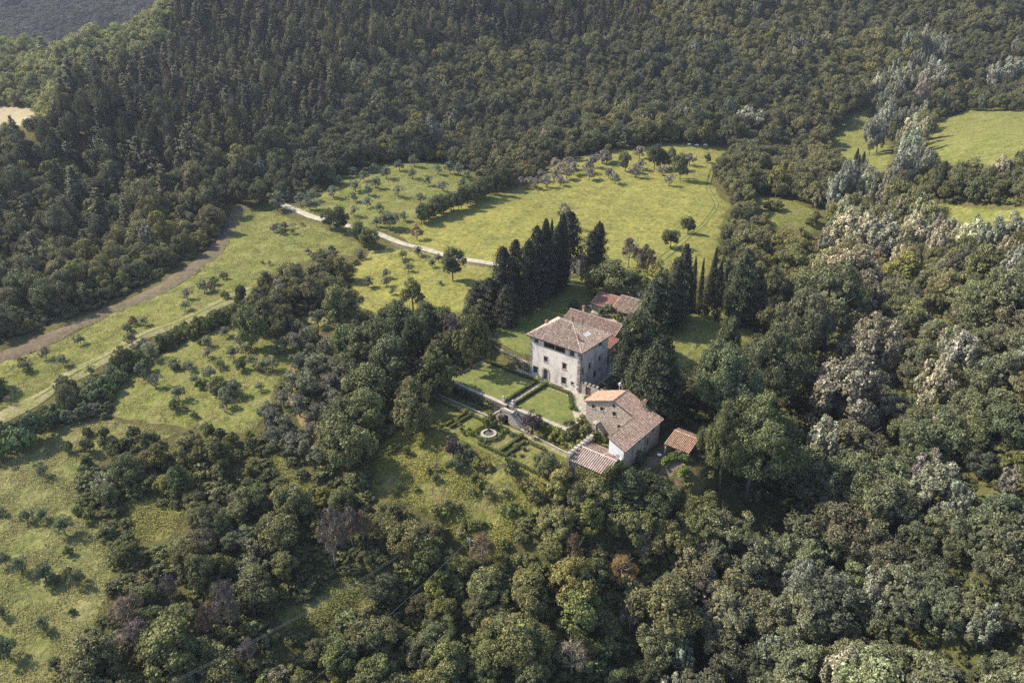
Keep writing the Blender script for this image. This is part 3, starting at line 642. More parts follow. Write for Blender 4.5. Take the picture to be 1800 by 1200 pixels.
for i in range(16): T('oak_tree' if i % 2 else 'shrub', 290 + i * 8.5, 612 - i * 3.4 + RNG.uniform(-4, 4), 612 - i * 3.4 - RNG.uniform(22, 34), 26, tint=(.85, .9, .72))
for x, y, w in [(205,655,26),(190,672,30),(170,690,32),(212,662,24),(20,760,40),(60,748,50),(40,775,46),(90,738,30),(5,790,36),(110,728,24)]: O(x, y, w, 'shrub', tint=(1.05, 1.25, 1.2))
T('broad_cypress', 321, 868, 818, 38, tint=(2.4, 2.8, 1.4)); T('cypress_tree', 1500, 300, 260, 10)
for x, yb, yt, w, v in [(410,1120,1020,50,0),(365,1130,1070,30,1),(245,1150,1090,60,0),(300,1060,1010,34,0),(590,1000,890,50,0),(620,960,885,40,0),(440,1170,1120,36,0),(1105,1120,1050,40,2),(1010,1010,940,40,1),(1130,1000,930,30,2),(850,1000,940,50,1),(640,960,900,46,1),(375,1100,1060,40,1),(1440,670,600,30,2)]: T('bare_tree', x, yb, yt, w, var=v)

# wood zones: outline of the feet of the trees (pixels), grid spacing (m), crown radius, height, kinds, tint
EST = E
CLEAR = list(PX.values()) + [
  [(795,668),(870,612),(930,650),(1030,690),(1030,745),(1085,740),(1110,800),(1070,840),(1000,810),(960,850),(850,795),(750,745),(745,712),(770,690)],   # gardens
  [(862,600),(880,560),(1000,490),(1050,500),(1130,515),(1125,580),(1105,650),(1030,690),(930,660)],                                                    # villa court and rear lawn
  [(1150,745),(1232,752),(1228,830),(1150,830),(1110,800)],
  [(870,470),(990,480),(1000,500),(940,540),(860,560)],
]
ROADS = [[(498,350),(530,360),(610,388),(720,420),(870,455),(1000,480),(1000,500),(870,478),(700,440),(600,415),(500,375)],
         [(-60,770),(60,715),(130,672),(200,632),(330,572),(445,518),(445,500),(330,552),(200,612),(60,695),(-60,740)], [(-60,625),(200,530),(370,435),(405,360),(440,360),(420,450),(200,570),(-60,670)]]
ZONES = [
 ('pine', [(330,-60),(1200,-60),(1120,70),(860,95),(620,130),(570,235),(450,275),(330,320),(180,318),(40,310),(80,240),(150,170),(290,90)], 6.8, 3.2, 14, {'pine_tree': .66, 'oak_tree': .30, 'bare_tree': .04}, (.95, .93, .90)),
 ('ridge', [(-120,95),(150,70),(330,-60),(330,90),(150,170),(80,240),(-120,250)], 6.6, 4.4, 9.5, {'oak_tree': .97, 'pine_tree': .03}, (2.15, 2.1, 1.7)),  # high tint puts the glow of a sun-facing, hazy slope into the leaves
 ('right', [(1400,560),(1600,500),(1960,440),(1960,1400),(1120,1400),(1180,960),(1340,960),(1440,760)], 7.2, 5.2, 11, {'locust_tree': .70, 'oak_tree': .10, 'poplar_tree': .16, 'shrub': .04}, (1.12, 1.12, 1.08)),
 ('poplars', [(1440,375),(1500,372),(1960,378),(1960,470),(1700,480),(1560,500),(1430,470)], 6.2, 4.3, 11, {'poplar_tree': .55, 'oak_tree': .25, 'locust_tree': .20}, (1.15, 1.15, 1.12)),
 ('stream', [(1470,345),(1500,270),(1515,190),(1600,90),(1680,90),(1625,200),(1630,340)], 6.0, 3.8, 11, {'poplar_tree': .5, 'oak_tree': .4, 'locust_tree': .1}, (1.15, 1.15, 1.1)),
 ('rightmid', [(1290,300),(1460,250),(1600,200),(1960,150),(1960,440),(1600,500),(1400,560),(1330,500)], 6.0, 4.0, 9.5, {'oak_tree': .70, 'locust_tree': .22, 'poplar_tree': .05, 'shrub': .03}, (1.15, 1.12, 1.0)),
 ('olivegap', [(560,540),(600,600),(620,800),(580,880),(470,830),(440,720),(520,640)], 5.0, 2.7, 4.6, {'olive_tree': .75, 'oak_tree': .25}, (1.08, 1.1, 1.0)),
 ('thicket', [(150,800),(470,760),(600,860),(700,880),(830,960),(900,960),(960,860),(1180,860),(1180,960),(1120,1400),(150,1400)], 5.4, 3.7, 7.5, {'oak_tree': .58, 'shrub': .22, 'olive_tree': .10, 'locust_tree': .08, 'bare_tree': .02}, (1.1, 1.08, .88)),
 ('wood', None, 6.0, 4.1, 9.5, {'oak_tree': .90, 'pine_tree': .04, 'shrub': .04, 'poplar_tree': .02}, (1.0, .98, .96)),
]
manual_xy = np.array([(t['x'], t['y'], t['R']) for t in TREES])
RVFIX = []
def plant(zi):
    name, poly, sp, R0, H0, mixk, tint = ZONES[zi]
    xs = np.arange(-430, 640, sp); ys = np.arange(70, 828, sp * .87); X, Y = np.meshgrid(xs, ys); X = X + (np.arange(len(ys)) % 2)[:, None] * sp / 2
    X = (X + RNG.uniform(-.36, .36, X.shape) * sp).ravel(); Y = (Y + RNG.uniform(-.36, .36, Y.shape) * sp).ravel(); Zg = hgt(X, Y)
    px, py, d = project(np.stack([X, Y, Zg], -1))
    ok = (px > -160) & (px < 1960) & (py > -75) & (py < 1420) & (Y > 20)
    for j in range(zi):
        if ZONES[j][1] is not None: ok &= ~pip(px, py, ZONES[j][1])
    if poly is not None: ok &= pip(px, py, poly)
    kk = list(mixk); kinds = RNG.choice(len(kk), len(X), p=[mixk[k] for k in kk]); size = RNG.lognormal(0, .23, len(X)) * (1 + .22 * np.sin(X * .031 + 1.7 * np.sin(Y * .021)) * np.cos(Y * .037 + X * .008))
    hp = H0 * size * FPX / d * .80; wpx = R0 * FPX / d * .75
    for c in CLEAR: 
        for f in (0, .55, .92): ok &= ~pip(px, py - hp * f, c)
        ok &= ~pip(px - wpx, py, c) & ~pip(px + wpx, py, c) & ~pip(px - wpx, py - hp * .6, c) & ~pip(px + wpx, py - hp * .6, c)
    for c in ROADS: ok &= ~pip(px, py, c) & ~pip(px, py - hp * .6, c)
    for i in np.nonzero(ok)[0]:
        k = kk[kinds[i]]; R = R0 * size[i]; H = H0 * size[i] * RNG.uniform(.85, 1.2)
        if k == 'shrub': R *= .62; H *= .42
        if k == 'olive_tree' and name != 'olivegap': R *= .7; H *= .6
        if k == 'pine_tree': R = 3.9 * size[i]; H = 13 * size[i] * RNG.uniform(.9, 1.15)
        if k == 'poplar_tree': H *= 1.25; R *= .75
        if k == 'bare_tree': R *= .75; H *= .9
        dm = np.hypot(manual_xy[:, 0] - X[i], manual_xy[:, 1] - Y[i]) - manual_xy[:, 2] * .85 - R * .55
        if dm.min() < 0: continue
        tn = np.array(tint) * (1 + .10 * RNG.normal(size=3) * .4 + .12 * RNG.normal())
        add_tree(k, (X[i], Y[i], Zg[i] - .2), R, H, tint=tuple(np.clip(tn, .5, 2.2)), zone=name)
for zi in range(len(ZONES)): plant(zi)
def understorey():
    xs = np.arange(-200, 240, 3.4); X, Y = np.meshgrid(xs, np.arange(85, 330, 3.2)); X = (X + RNG.uniform(-1.5, 1.5, X.shape)).ravel(); Y = (Y + RNG.uniform(-1.5, 1.5, Y.shape)).ravel()
    Zg = hgt(X, Y); px, py, d = project(np.stack([X, Y, Zg], -1)); ok = (px > -160) & (px < 1960) & (py < 1420)
    for c in CLEAR + ROADS: ok &= ~pip(px, py, c) & ~pip(px, py - 14, c)
    for i in np.nonzero(ok)[0]:
        s = RNG.lognormal(0, .25); add_tree('shrub', (X[i], Y[i], Zg[i] - .2), 1.9 * s, 2.3 * s, tint=tuple(np.array((.95, .95, .8)) * (1 + .15 * RNG.normal())), under=True)
understorey()
# scattered bushes and saplings on the open fields
def scatter(poly, n, kinds, w0, w1, tint):
    P = np.array(poly); k = 0; tries = 0
    while k < n and tries < n * 40:
        tries += 1
        if k and RNG.uniform() < .55: x, y = last[0] + RNG.normal() * 13, last[1] + RNG.normal() * 6
        else: x = RNG.uniform(P[:, 0].min(), P[:, 0].max()); y = RNG.uniform(P[:, 1].min(), P[:, 1].max())
        if not pip(np.array(x), np.array(y), P): continue
        if any(pip(np.array(x), np.array(y), r) for r in ROADS): continue
        O(x, y, RNG.uniform(w0, w1), kinds[RNG.randint(len(kinds))], tint=tint); k += 1; last = (x, y)
scatter(PX['upper_field'], 56, ['shrub', 'olive_tree', 'shrub', 'bare_tree'], 7, 17, (1.2, 1.2, 1.05))
scatter(PX['middle_field'], 34, ['shrub', 'olive_tree', 'olive_tree'], 9, 21, (1.0, 1.05, .92))
scatter([(150,742),(300,745),(450,765),(470,800),(330,790),(200,820),(150,800)], 30, ['shrub', 'oak_tree', 'shrub'], 12, 26, (1, 1.02, .85))
scatter([(0,745),(70,705),(200,640),(280,600),(300,620),(200,680),(120,740),(60,790),(0,800)], 22, ['shrub', 'shrub', 'olive_tree'], 14, 30, (1.1, 1.25, 1.05))
scatter(PX['lower_field'], 46, ['shrub', 'shrub', 'olive_tree'], 8, 20, (1.2, 1.25, .95))
scatter(PX['rough_slope'], 64, ['shrub', 'shrub', 'olive_tree'], 8, 20, (1.35, 1.38, .95))
scatter([(60,700),(200,630),(330,590),(210,690),(120,750),(60,770)], 12, ['shrub', 'olive_tree'], 14, 26, (1.1, 1.25, 1.1))
scatter(PX['glade'], 7, ['shrub'], 10, 20, (.9, .9, .7))
scatter([(560,560),(600,520),(640,560),(860,560),(850,600),(640,600)], 18, ['shrub', 'oak_tree'], 20, 34, (1, 1, .85))
# garden planting
T('plum_tree', 936, 768, 722, 38); T('plum_tree', 797, 812, 770, 28)
for x, y, w, k, t in [(1003,770,36,'shrub',(1.1,1.05,.8)),(1028,768,40,'shrub',(1,1,.8)),(1015,790,34,'shrub',(1.1,1.1,.8)),(1000,750,26,'shrub',(1.1,1,.9)),(1052,775,26,'shrub',(1.5,1.6,.9)),(1022,742,26,'yellow_tree',(1.3,1.3,.9)),(975,765,22,'shrub',(1.5,1.6,.8)),(990,772,22,'shrub',(1.4,1.5,.8)),(955,752,20,'shrub',(.9,.95,.8)),
    (862,737,24,'shrub',(.8,.8,.65)),(815,792,26,'shrub',(.9,1,.95)),(803,815,26,'oak_tree',(.8,1,1)),(790,775,20,'shrub',(1,1.05,1)),(742,742,26,'shrub',(.8,.9,.7)),(826,800,22,'shrub',(1,1,.9)),(900,820,26,'shrub',(.9,.95,.8)),(940,870,30,'shrub',(1,1,.8)),(985,850,50,'oak_tree',(1.35,1.3,1.05)),(965,815,40,'oak_tree',(1.4,1.35,1.15)),(1010,880,50,'oak_tree',(.9,.95,.8)),(920,855,24,'shrub',(1.1,1,.8)),
    (750,705,16,'shrub',(.8,.8,.7)),(848,696,14,'shrub',(.9,1,1)),(836,690,14,'shrub',(.9,1,.9)),(822,684,14,'shrub',(.8,.9,.9)),(860,708,16,'shrub',(1.6,1.6,.8)),(1070,544,22,'shrub',(.8,1,.95)),(1058,548,16,'shrub',(.9,1,.9)),(1085,556,20,'shrub',(1,.95,.8)),(1008,535,18,'broad_cypress',(1.5,1.6,1.2)),(995,545,14,'shrub',(.9,1,.8)),
    (1165,845,20,'shrub',(1.2,1.2,1)),(1200,828,22,'shrub',(1.3,1.6,.8)),(1168,812,18,'shrub',(1.4,1.8,.8)),(1188,868,26,'oak_tree',(1.2,1.1,1)),(1105,845,40,'broad_cypress',(2.1,2.2,1.7)),(1130,850,44,'oak_tree',(.85,.95,.8)),(1165,870,50,'oak_tree',(.85,.95,.8)),(1085,870,50,'broad_cypress',(1.9,2.0,1.4)),(1060,880,40,'oak_tree',(.9,1,.7)),(1120,800,24,'shrub',(.7,.9,.7)),(1210,905,50,'oak_tree',(1,1,.8)),(1240,880,40,'oak_tree',(1.2,1.2,.9)),(880,735,14,'shrub',(1.2,1.1,.8)),(1186,800,16,'shrub',(.9,1.1,.7)),(1198,804,18,'shrub',(.8,1,.7)),(1210,806,14,'shrub',(.9,1,.8)),(1176,806,16,'shrub',(1.4,1.7,.8)),(1045,752,20,'shrub',(1.5,1.6,.9)),(1060,765,18,'shrub',(1.3,1.5,.8)),(1035,758,20,'shrub',(1.2,1.3,.8)),(1140,905,60,'oak_tree',(.8,.9,.7)),(1030,905,60,'oak_tree',(.85,.95,.75))]:
    O(x, y, w, k, tint=t)
for i in range(16):
    a = -34 + i * 1.25 + RNG.uniform(-.4, .4); p = E(a, -20.6 + RNG.uniform(-.8, .8)); add_tree('shrub', (p[0], p[1], -3.4), RNG.uniform(.5, 1.1), RNG.uniform(.8, 1.6), tint=(1.1, 1.1, .85), manual=True)
for i in range(20):
    p = E(RNG.uniform(-34, 14), RNG.uniform(-33.5, -25.5)); add_tree('shrub', (p[0], p[1], -3.4), RNG.uniform(.4, 1.0), RNG.uniform(.6, 1.6), tint=(1.15, 1.15, .9), manual=True)

# ============================================================ every tree: individuals for those that show largest, one mass per kind for the rest
NOUN = {'oak_tree': 'leafy oak', 'great_tree': 'huge spreading tree', 'locust_tree': 'locust tree', 'poplar_tree': 'pale poplar', 'great_poplar': 'large grey poplar', 'olive_tree': 'olive tree',
        'shrub': 'bush', 'yellow_tree': 'yellow green tree', 'plum_tree': 'purple leaved plum', 'red_tree': 'red leaved small tree', 'pine_tree': 'pine',
        'cypress_tree': 'slender cypress', 'broad_cypress': 'broad dark cypress', 'bare_tree': 'bare tree'}
MARKS = [('villa', 990, 640), ('long wing roof', 1050, 568), ('annex roof', 1085, 538), ('white car', 1112, 517), ('cypress chapel', 1010, 470), ('stone farmhouse', 1110, 735), ('tile shed', 1040, 805),
 ('orange open shelter', 1198, 775), ('round fountain', 860, 764), ('garden staircase', 903, 733), ('left lawn', 860, 670), ('right lawn', 965, 715), ('rough weedy slope', 820, 900), ('shaded clearing', 1250, 585),
 ('dark ravine', 1360, 920), ('broad meadow centre', 1050, 380), ('broad meadow right edge', 1270, 400), ('broad meadow left end', 740, 400), ('grazing cows', 1225, 260), ('olive grove', 690, 335), ('orchard lawn', 740, 490),
 ('gravel road bend', 700, 425), ('right meadow', 1720, 240), ('stream meadow', 1510, 260), ('small glade', 1390, 380), ('green strip', 1740, 380), ('upper field', 520, 430), ('earth track', 250, 530),
 ('middle field', 380, 680), ('farm track', 180, 650), ('lower field', 80, 950), ('dry hollow', 280, 920), ('utility pole', 828, 990), ('rust coloured path', 530, 740), ('hill ridge', 220, 50), ('pale stubble field', 30, 210),
 ('pine slope', 400, 180), ('hilltop woods', 900, 60), ('wooded hillside', 900, 180), ('right hillside', 1450, 100), ('far right slope', 1700, 60), ('lower left corner', 40, 1170), ('picture bottom', 600, 1180), ('bottom centre thicket', 900, 1100),
 ('right valley floor', 1250, 1080), ('right wood middle', 1600, 850), ('right wood edge', 1450, 620), ('lower right corner', 1760, 1170), ('right wood top', 1650, 520), ('left wood', 180, 420), ('left wood corner', 380, 330), ('hedgerow', 360, 580)]
def colour_word(t):
    r, g, b = t['tint']; k = t['kind']; l = (r + g + b) / 3
    if k == 'oak_tree' and t['var'] == 4: return 'yellowish'
    if k in ('yellow_tree', 'plum_tree', 'red_tree', 'great_tree', 'poplar_tree', 'great_poplar'): return {'poplar_tree': 'silvery' if l > .9 else 'dusty grey'}.get(k, '')
    if k == 'bare_tree': return 'brown' if t['var'] == 1 else 'greyish'
    if b > .97 * g and l > 1.1: return 'greyish'
    if l < .85: return 'dark'
    if l > 1.25: return 'light green'
    if g > 1.12 * b and g > r * .99: return 'mossy green'
    return 'green'
ORD = ['leftmost', 'second', 'third', 'fourth', 'fifth', 'sixth', 'seventh', 'eighth', 'ninth', 'tenth', 'eleventh', 'twelfth', 'thirteenth', 'fourteenth', 'fifteenth', 'sixteenth', 'seventeenth', 'eighteenth', 'nineteenth', 'twentieth', 'twenty-first', 'twenty-second', 'twenty-third', 'twenty-fourth', 'twenty-fifth', 'twenty-sixth', 'twenty-seventh', 'twenty-eighth', 'twenty-ninth', 'thirtieth']
NUM = ['', 'one', 'two', 'three', 'four', 'five', 'six', 'seven', 'eight', 'nine', 'ten', 'eleven', 'twelve']
def tinted(me, col):
    if col is None: return me
    me = me.copy(); mt = me.materials[0].copy(); me.materials[0] = mt; k = mt.node_tree.nodes['tint'].inputs[7]
    for l in list(k.links): mt.node_tree.links.remove(l)
    k.default_value = (*col[:3], 1); return me
def nodes_for_mass(name, pts, kind, label):
    """one object: instances of the kind's whole-tree meshes on a cloud of points"""
    V = np.array([(t['x'], t['y'], t['z']) for t in pts], np.float32)
    me = bpy.data.meshes.new(name); me.vertices.add(len(V)); me.vertices.foreach_set('co', V.reshape(-1))
    for an, ty, vals in (('rot', 'FLOAT', [t['rot'] for t in pts]), ('idx', 'INT', [t['var'] for t in pts])):
        a = me.attributes.new(an, ty, 'POINT'); a.data.foreach_set('value', vals)
    a = me.attributes.new('scl', 'FLOAT_VECTOR', 'POINT')
    a.data.foreach_set('vector', np.array([(t['R'] / PROTO[kind][t['var']][2],) * 2 + (t['H'] / PROTO[kind][t['var']][3],) for t in pts], np.float32).reshape(-1))
    o = link_mesh(name, me); tag(o, label, None, None, 'stuff')
    col = bpy.data.collections.new(kind + '_forms')
    for i, p in enumerate(PROTO[kind]):
        q = bpy.data.objects.new('%s_form_%d' % (kind, i), tinted(p[4], pts[0].get('masscol'))); col.objects.link(q)
    ng = bpy.data.node_groups.new(name, 'GeometryNodeTree')
    ng.interface.new_socket('Geometry', in_out='INPUT', socket_type='NodeSocketGeometry'); ng.interface.new_socket('Geometry', in_out='OUTPUT', socket_type='NodeSocketGeometry')
    gi = ng.nodes.new('NodeGroupInput'); go = ng.nodes.new('NodeGroupOutput'); ip = ng.nodes.new('GeometryNodeInstanceOnPoints'); ci = ng.nodes.new('GeometryNodeCollectionInfo')
    ci.inputs['Collection'].default_value = col; ci.inputs['Separate Children'].default_value = True; ci.inputs['Reset Children'].default_value = True
    def attr(n, ty):
        x = ng.nodes.new('GeometryNodeInputNamedAttribute'); x.data_type = ty; x.inputs['Name'].default_value = n; return x.outputs['Attribute']
    cx = ng.nodes.new('ShaderNodeCombineXYZ'); ng.links.new(attr('rot', 'FLOAT'), cx.inputs['Z'])
    er = ng.nodes.new('FunctionNodeEulerToRotation'); ng.links.new(cx.outputs[0], er.inputs[0])
    ng.links.new(gi.outputs[0], ip.inputs['Points']); ng.links.new(ci.outputs[0], ip.inputs['Instance']); ip.inputs['Pick Instance'].default_value = True
    ng.links.new(attr('idx', 'INT'), ip.inputs['Instance Index']); ng.links.new(er.outputs[0], ip.inputs['Rotation']); ng.links.new(attr('scl', 'FLOAT_VECTOR'), ip.inputs['Scale'])
    ng.links.new(ip.outputs[0], go.inputs[0]); m = o.modifiers.new('planting', 'NODES'); m.node_group = ng
    return o
MASS = {'pine_tree': ('pine_wood', 'dark pine wood covering the hill on the upper left'), 'oak_tree': ('oak_wood', 'dense oak wood covering the hillsides around the estate'),
        'locust_tree': ('locust_wood', 'feathery grey green wood filling the right valley side'), 'shrub': ('undergrowth', 'low bushes between the trees of the woods'),
        'olive_tree': ('olive_thicket', 'grey green olive thicket at the edges of the woods'), 'poplar_tree': ('poplar_wood', 'pale poplars mixed into the woods'), 'bare_tree': ('bare_wood', 'bare twiggy trees scattered through the woods')}
ZTEXT = {'ridge': ', tinted bright as if sunlit on the ridge at the upper left', 'pine': ', on the pine slope', 'right': ', in the right valley', 'rightmid': ', around the right meadows', 'poplars': ', along the pale poplar band', 'stream': ', along the stream', 'olivegap': ', beside the rust path', 'thicket': ', in the lower thicket', 'wood': ', on the main slopes', 'understorey': ', as undergrowth'}
IND = []
for kind in PROTO:
    L = [t for t in TREES if t['kind'] == kind]
    if not L: continue
    px, py, d = project(np.array([(t['x'], t['y'], t['z'] + t['H'] * .6) for t in L]))
    for t, a, b, c in zip(L, px, py, d):
        t['px'], t['py'], t['size'] = a, b, t['R'] * FPX / c
        t['view'] = -10 < a < 1810 and -10 < b < 1212
    vis = sorted([t for t in L if t['view'] and not t.get('under')], key=lambda t: -(t['size'] + (200 if t['manual'] else 0)))
    ind, rest = vis[:300], vis[300:] + [t for t in L if not t['view'] or t.get('under')]
    IND += ind
    for zn in sorted({t.get('zone', 'understorey') for t in rest}):
        part = [t for t in rest if t.get('zone', 'understorey') == zn]; c = np.mean([t['tint'] for t in part], 0)
        for t in part: t['masscol'] = (*c, 1)
        nodes_for_mass(MASS[kind][0] if kind in MASS else 'woodland', part, kind, (MASS[kind][1] if kind in MASS else 'trees beyond the edges of the view') + ZTEXT.get(zn, ''))
# labels that single each tree out
bykind = {}
for t in IND: bykind.setdefault(t['kind'], []).append(t)
labels = {}
for kind, L in bykind.items():
    hs = sorted(t['H'] for t in L); lo, hi = hs[len(hs) // 3], hs[2 * len(hs) // 3]
    for t in L:
        sz = '' if len(L) < 5 else ('low' if t['H'] < lo else 'tall' if t['H'] > hi else 'middling')
        m = min(MARKS, key=lambda m: math.hypot(m[1] - t['px'], (m[2] - t['py']) * 1.3)); dx, dy = t['px'] - m[1], t['py'] - m[2]; D = math.hypot(dx, dy)
        rel = ('right of' if dx > 0 else 'left of') if abs(dx) > abs(dy) * 1.1 else ('below' if dy > 0 else 'above')
        near = 'just' if D < 28 else 'slightly' if D < 60 else 'somewhat' if D < 95 else 'well'
        s = ' '.join(w for w in (sz, colour_word(t), NOUN[kind], near, rel, 'the', m[0]) if w); t['lab'] = s; labels.setdefault(s, []).append(t)
for s, L in labels.items():
    if len(L) > 1:
        L.sort(key=lambda t: t['px']); n = len(L)
        for i, t in enumerate(L):
            w = ORD[0] if i == 0 else 'rightmost' if i == n - 1 else (ORD[i] + ' from left') if i < len(ORD) else 'number %d from left' % (i + 1)
            t['lab'] = (w + ' ' + s) if len(s.split()) + len(w.split()) <= 16 else (w + ' ' + ' '.join(s.split()[1:]))
GROUPS = {'oak_tree': 'oaks in the woods and hedges', 'great_tree': 'huge trees right of the villa', 'locust_tree': 'locust trees of the right wood', 'poplar_tree': 'pale poplars along the stream', 'great_poplar': 'large grey poplars in the right wood', 'olive_tree': 'olive trees on the terraces',
          'shrub': 'bushes in the fields and gardens', 'yellow_tree': 'yellow green trees by the garden', 'plum_tree': 'purple plums in the garden', 'red_tree': 'red leaved trees', 'pine_tree': 'pines on the hill', 'cypress_tree': 'slender cypresses', 'broad_cypress': 'broad cypresses around the villa', 'bare_tree': 'bare trees'}
NAMES = {'great_tree': 'spreading_tree', 'great_poplar': 'poplar_tree', 'yellow_tree': 'garden_tree', 'broad_cypress': 'broad_cypress'}
TILT = np.random.RandomState(9)
for t in IND:
    cm, tm, R, H, _ = PROTO[t['kind']][t['var']]
    r = empty(NAMES.get(t['kind'], t['kind']), (t['x'], t['y'], t['z'] - .1), t['rot']); r.scale = (t['R'] / R, t['R'] / R, t['H'] / H); r.rotation_euler = (TILT.uniform(-.05, .05), TILT.uniform(-.05, .05), t['rot'])
    tag(r, t['lab'], 'bush' if t['kind'] == 'shrub' else 'tree', GROUPS[t['kind']])
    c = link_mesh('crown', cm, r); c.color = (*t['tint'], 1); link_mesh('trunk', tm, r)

# far woods on the distant hillside: one unbroken mass
far = []
while len(far) < 5500:
    x = RNG.uniform(-1700, -100); y = RNG.uniform(GY1 + 20, 2700)
    z = float(far_height(np.array(x), np.array(y))); px, py, d = project((x, y, z))
    if -120 < px < 450 and -70 < py < 170: far.append(dict(x=x, y=y, z=z - 1, masscol=(.50, .58, .66, 1), R=8.5 + RNG.uniform(-2, 3), H=12 + RNG.uniform(-2, 4), rot=RNG.uniform(0, 6.28), var=RNG.randint(4)))  # masscol leans blue: distance haze put into the leaf colour
nodes_for_mass('far_wood', far, 'oak_tree', 'distant wood tinted haze blue on the hillside in the upper left corner')

# weeds and tussocks on the open ground
def tuft_proto():
    rs = np.random.RandomState(3); C = np.column_stack([rs.normal(0, .6, (26, 2)), rs.uniform(.02, .38, 26)]); Nr = np.column_stack([rs.normal(0, .5, (26, 2)), np.ones(26)])
    V, F = leaf_quads(rs, C, Nr, .38, .35, .5); return new_mesh('tuft', V, F, False, rs.uniform(0, 1, 26), [MATS['grass_tuft']])
tm = tuft_proto(); PROTO['tuft'] = [(tm, None, 1.0, 1.0, tm)]
def tussocks(name, polys, sp, s0, s1, label, col=(1, 1, 1, 1)):
    pts = []
    for poly in polys:
        P = np.array(poly); x0, y0 = P.min(0); x1, y1 = P.max(0); n = int((x1 - x0) * (y1 - y0) / sp ** 2)
        x = RNG.uniform(x0, x1, n); y = RNG.uniform(y0, y1, n); cl = np.sin(x * .31 + y * .17) * np.cos(y * .37 - x * .11) + RNG.normal(0, .5, n)
        k = pip(x, y, P) & (cl > -.1); x, y = x[k], y[k]; z = hgt(x, y) + .25
        pts += [dict(x=a, y=b, z=c, R=r, H=r * .9, rot=q, var=0, masscol=col) for a, b, c, r, q in zip(x, y, z, RNG.uniform(s0, s1, len(x)), RNG.uniform(0, 6.28, len(x)))]
    nodes_for_mass(name, pts, 'tuft', label)
tussocks('grass', [WP['lower_field']], .62, .5, 1.15, 'dry tussocks of the lower left field', (1.1, 1.06, 1.15, 1))
tussocks('grass', [WP['middle_field'], WP['upper_field']], 1.15, .6, 1.2, 'rough grass of the upper and middle fields')
tussocks('grass', [WP['rough_slope'], WP['gap_glade'], WP['small_glade'], WP['wire_gap']], .62, .6, 1.5, 'tall weeds on the slope below the gardens', (.78, .80, .62, 1))
tussocks('grass', [WP['meadow'], WP['orchard']], 1.5, .5, .9, 'short tufts of the broad meadow and the orchard lawn', (.88, .84, .80, 1))
tussocks('grass', [WP['olive_grove'], WP['right_clearing'], WP['glade'], WP['stream_meadow'], WP['right_meadow']], 2.0, .6, 1.3, 'tufts of the groves and glades')

# ============================================================ building helpers (estate coordinates)
def wall(mb, A, B, z0, z1, holes=(), depth=.32, top=None, val=.5):
    """outer face from A to B (outside on the right hand), with rectangular openings and reveals; top: extra outline (s, z) above z1"""
    A = np.array(A, float); B = np.array(B, float); L = np.linalg.norm(B - A); d = (B - A) / L; nrm = np.array([d[1], -d[0]])
    def P(s, z, k=0.0): q = A + d * s - nrm * k; return (q[0], q[1], z)
    xs = sorted({0.0, L, *[h[0] for h in holes], *[h[1] for h in holes]}); zs = sorted({z0, z1, *[h[2] for h in holes], *[h[3] for h in holes]})
    for i in range(len(xs) - 1):
        for j in range(len(zs) - 1):
            cx, cz = (xs[i] + xs[i + 1]) / 2, (zs[j] + zs[j + 1]) / 2
            if any(h[0] < cx < h[1] and h[2] < cz < h[3] for h in holes): continue
            mb.quad(P(xs[i], zs[j]), P(xs[i + 1], zs[j]), P(xs[i + 1], zs[j + 1]), P(xs[i], zs[j + 1]), val)
    for a, b, c, e in [h[:4] for h in holes]:
        mb.quad(P(a, c), P(a, e), P(a, e, depth), P(a, c, depth), val); mb.quad(P(b, c, depth), P(b, e, depth), P(b, e), P(b, c), val)
        mb.quad(P(a, c, depth), P(b, c, depth), P(b, c), P(a, c), val); mb.quad(P(a, e), P(b, e), P(b, e, depth), P(a, e, depth), val)
    if top: n = len(mb.v); mb.add([P(s, z) for s, z in top], [tuple(range(len(top)))], val)
    return P
def obox(mb, P, s0, s1, z0, z1, k0, k1, val=None):
    """box on a wall: k is depth into the wall (negative = proud)"""
    v = [P(s0, z0, k0), P(s1, z0, k0), P(s1, z0, k1), P(s0, z0, k1), P(s0, z1, k0), P(s1, z1, k0), P(s1, z1, k1), P(s0, z1, k1)]
    mb.add(v, [(0, 3, 2, 1), (4, 5, 6, 7), (0, 1, 5, 4), (1, 2, 6, 5), (2, 3, 7, 6), (3, 0, 4, 7)], random.random() if val is None else val)
def window(th, P, h, style='grid', trim='stone_trim', fr=.16, sill=True):
    a, b, c, e = h[:4]; m = MB()
    obox(m, P, a - fr, a, c, e, -.05, .06); obox(m, P, b, b + fr, c, e, -.05, .06); obox(m, P, a - fr - .06, b + fr + .06, e, e + fr + .04, -.09, .06)
    if sill: obox(m, P, a - fr - .1, b + fr + .1, c - .14, c, -.16, .06)
    w = th.part('window', m, MATS[trim]); p = MB(); p.quad(P(a, c, .26), P(b, c, .26), P(b, e, .26), P(a, e, .26), .5)
    th.part('pane', p, MATS['glass' if style != 'open' else 'dark_opening'], w)  # open style: dark sheet for the unlit inside instead of glass
    g = MB()
    if style == 'grid':
        obox(g, P, a, a + .07, c, e, .17, .23); obox(g, P, b - .07, b, c, e, .17, .23); obox(g, P, (a + b) / 2 - .04, (a + b) / 2 + .04, c, e, .165, .235)
        obox(g, P, a + .07, b - .07, c, c + .07, .17, .23); obox(g, P, a + .07, b - .07, e - .07, e, .17, .23); obox(g, P, a + .07, b - .07, c + (e - c) * .55, c + (e - c) * .55 + .05, .18, .22)
        th.part('sash', g, MATS['wood_dark'], w)
    elif style == 'shut':
        n = max(4, int((e - c) / .22))
        for i in range(n): obox(g, P, a + .03, b - .03, c + (e - c) * i / n, c + (e - c) * (i + .8) / n, .10, .16)
        th.part('shutter', g, MATS['wood_dark'], w)
    return w
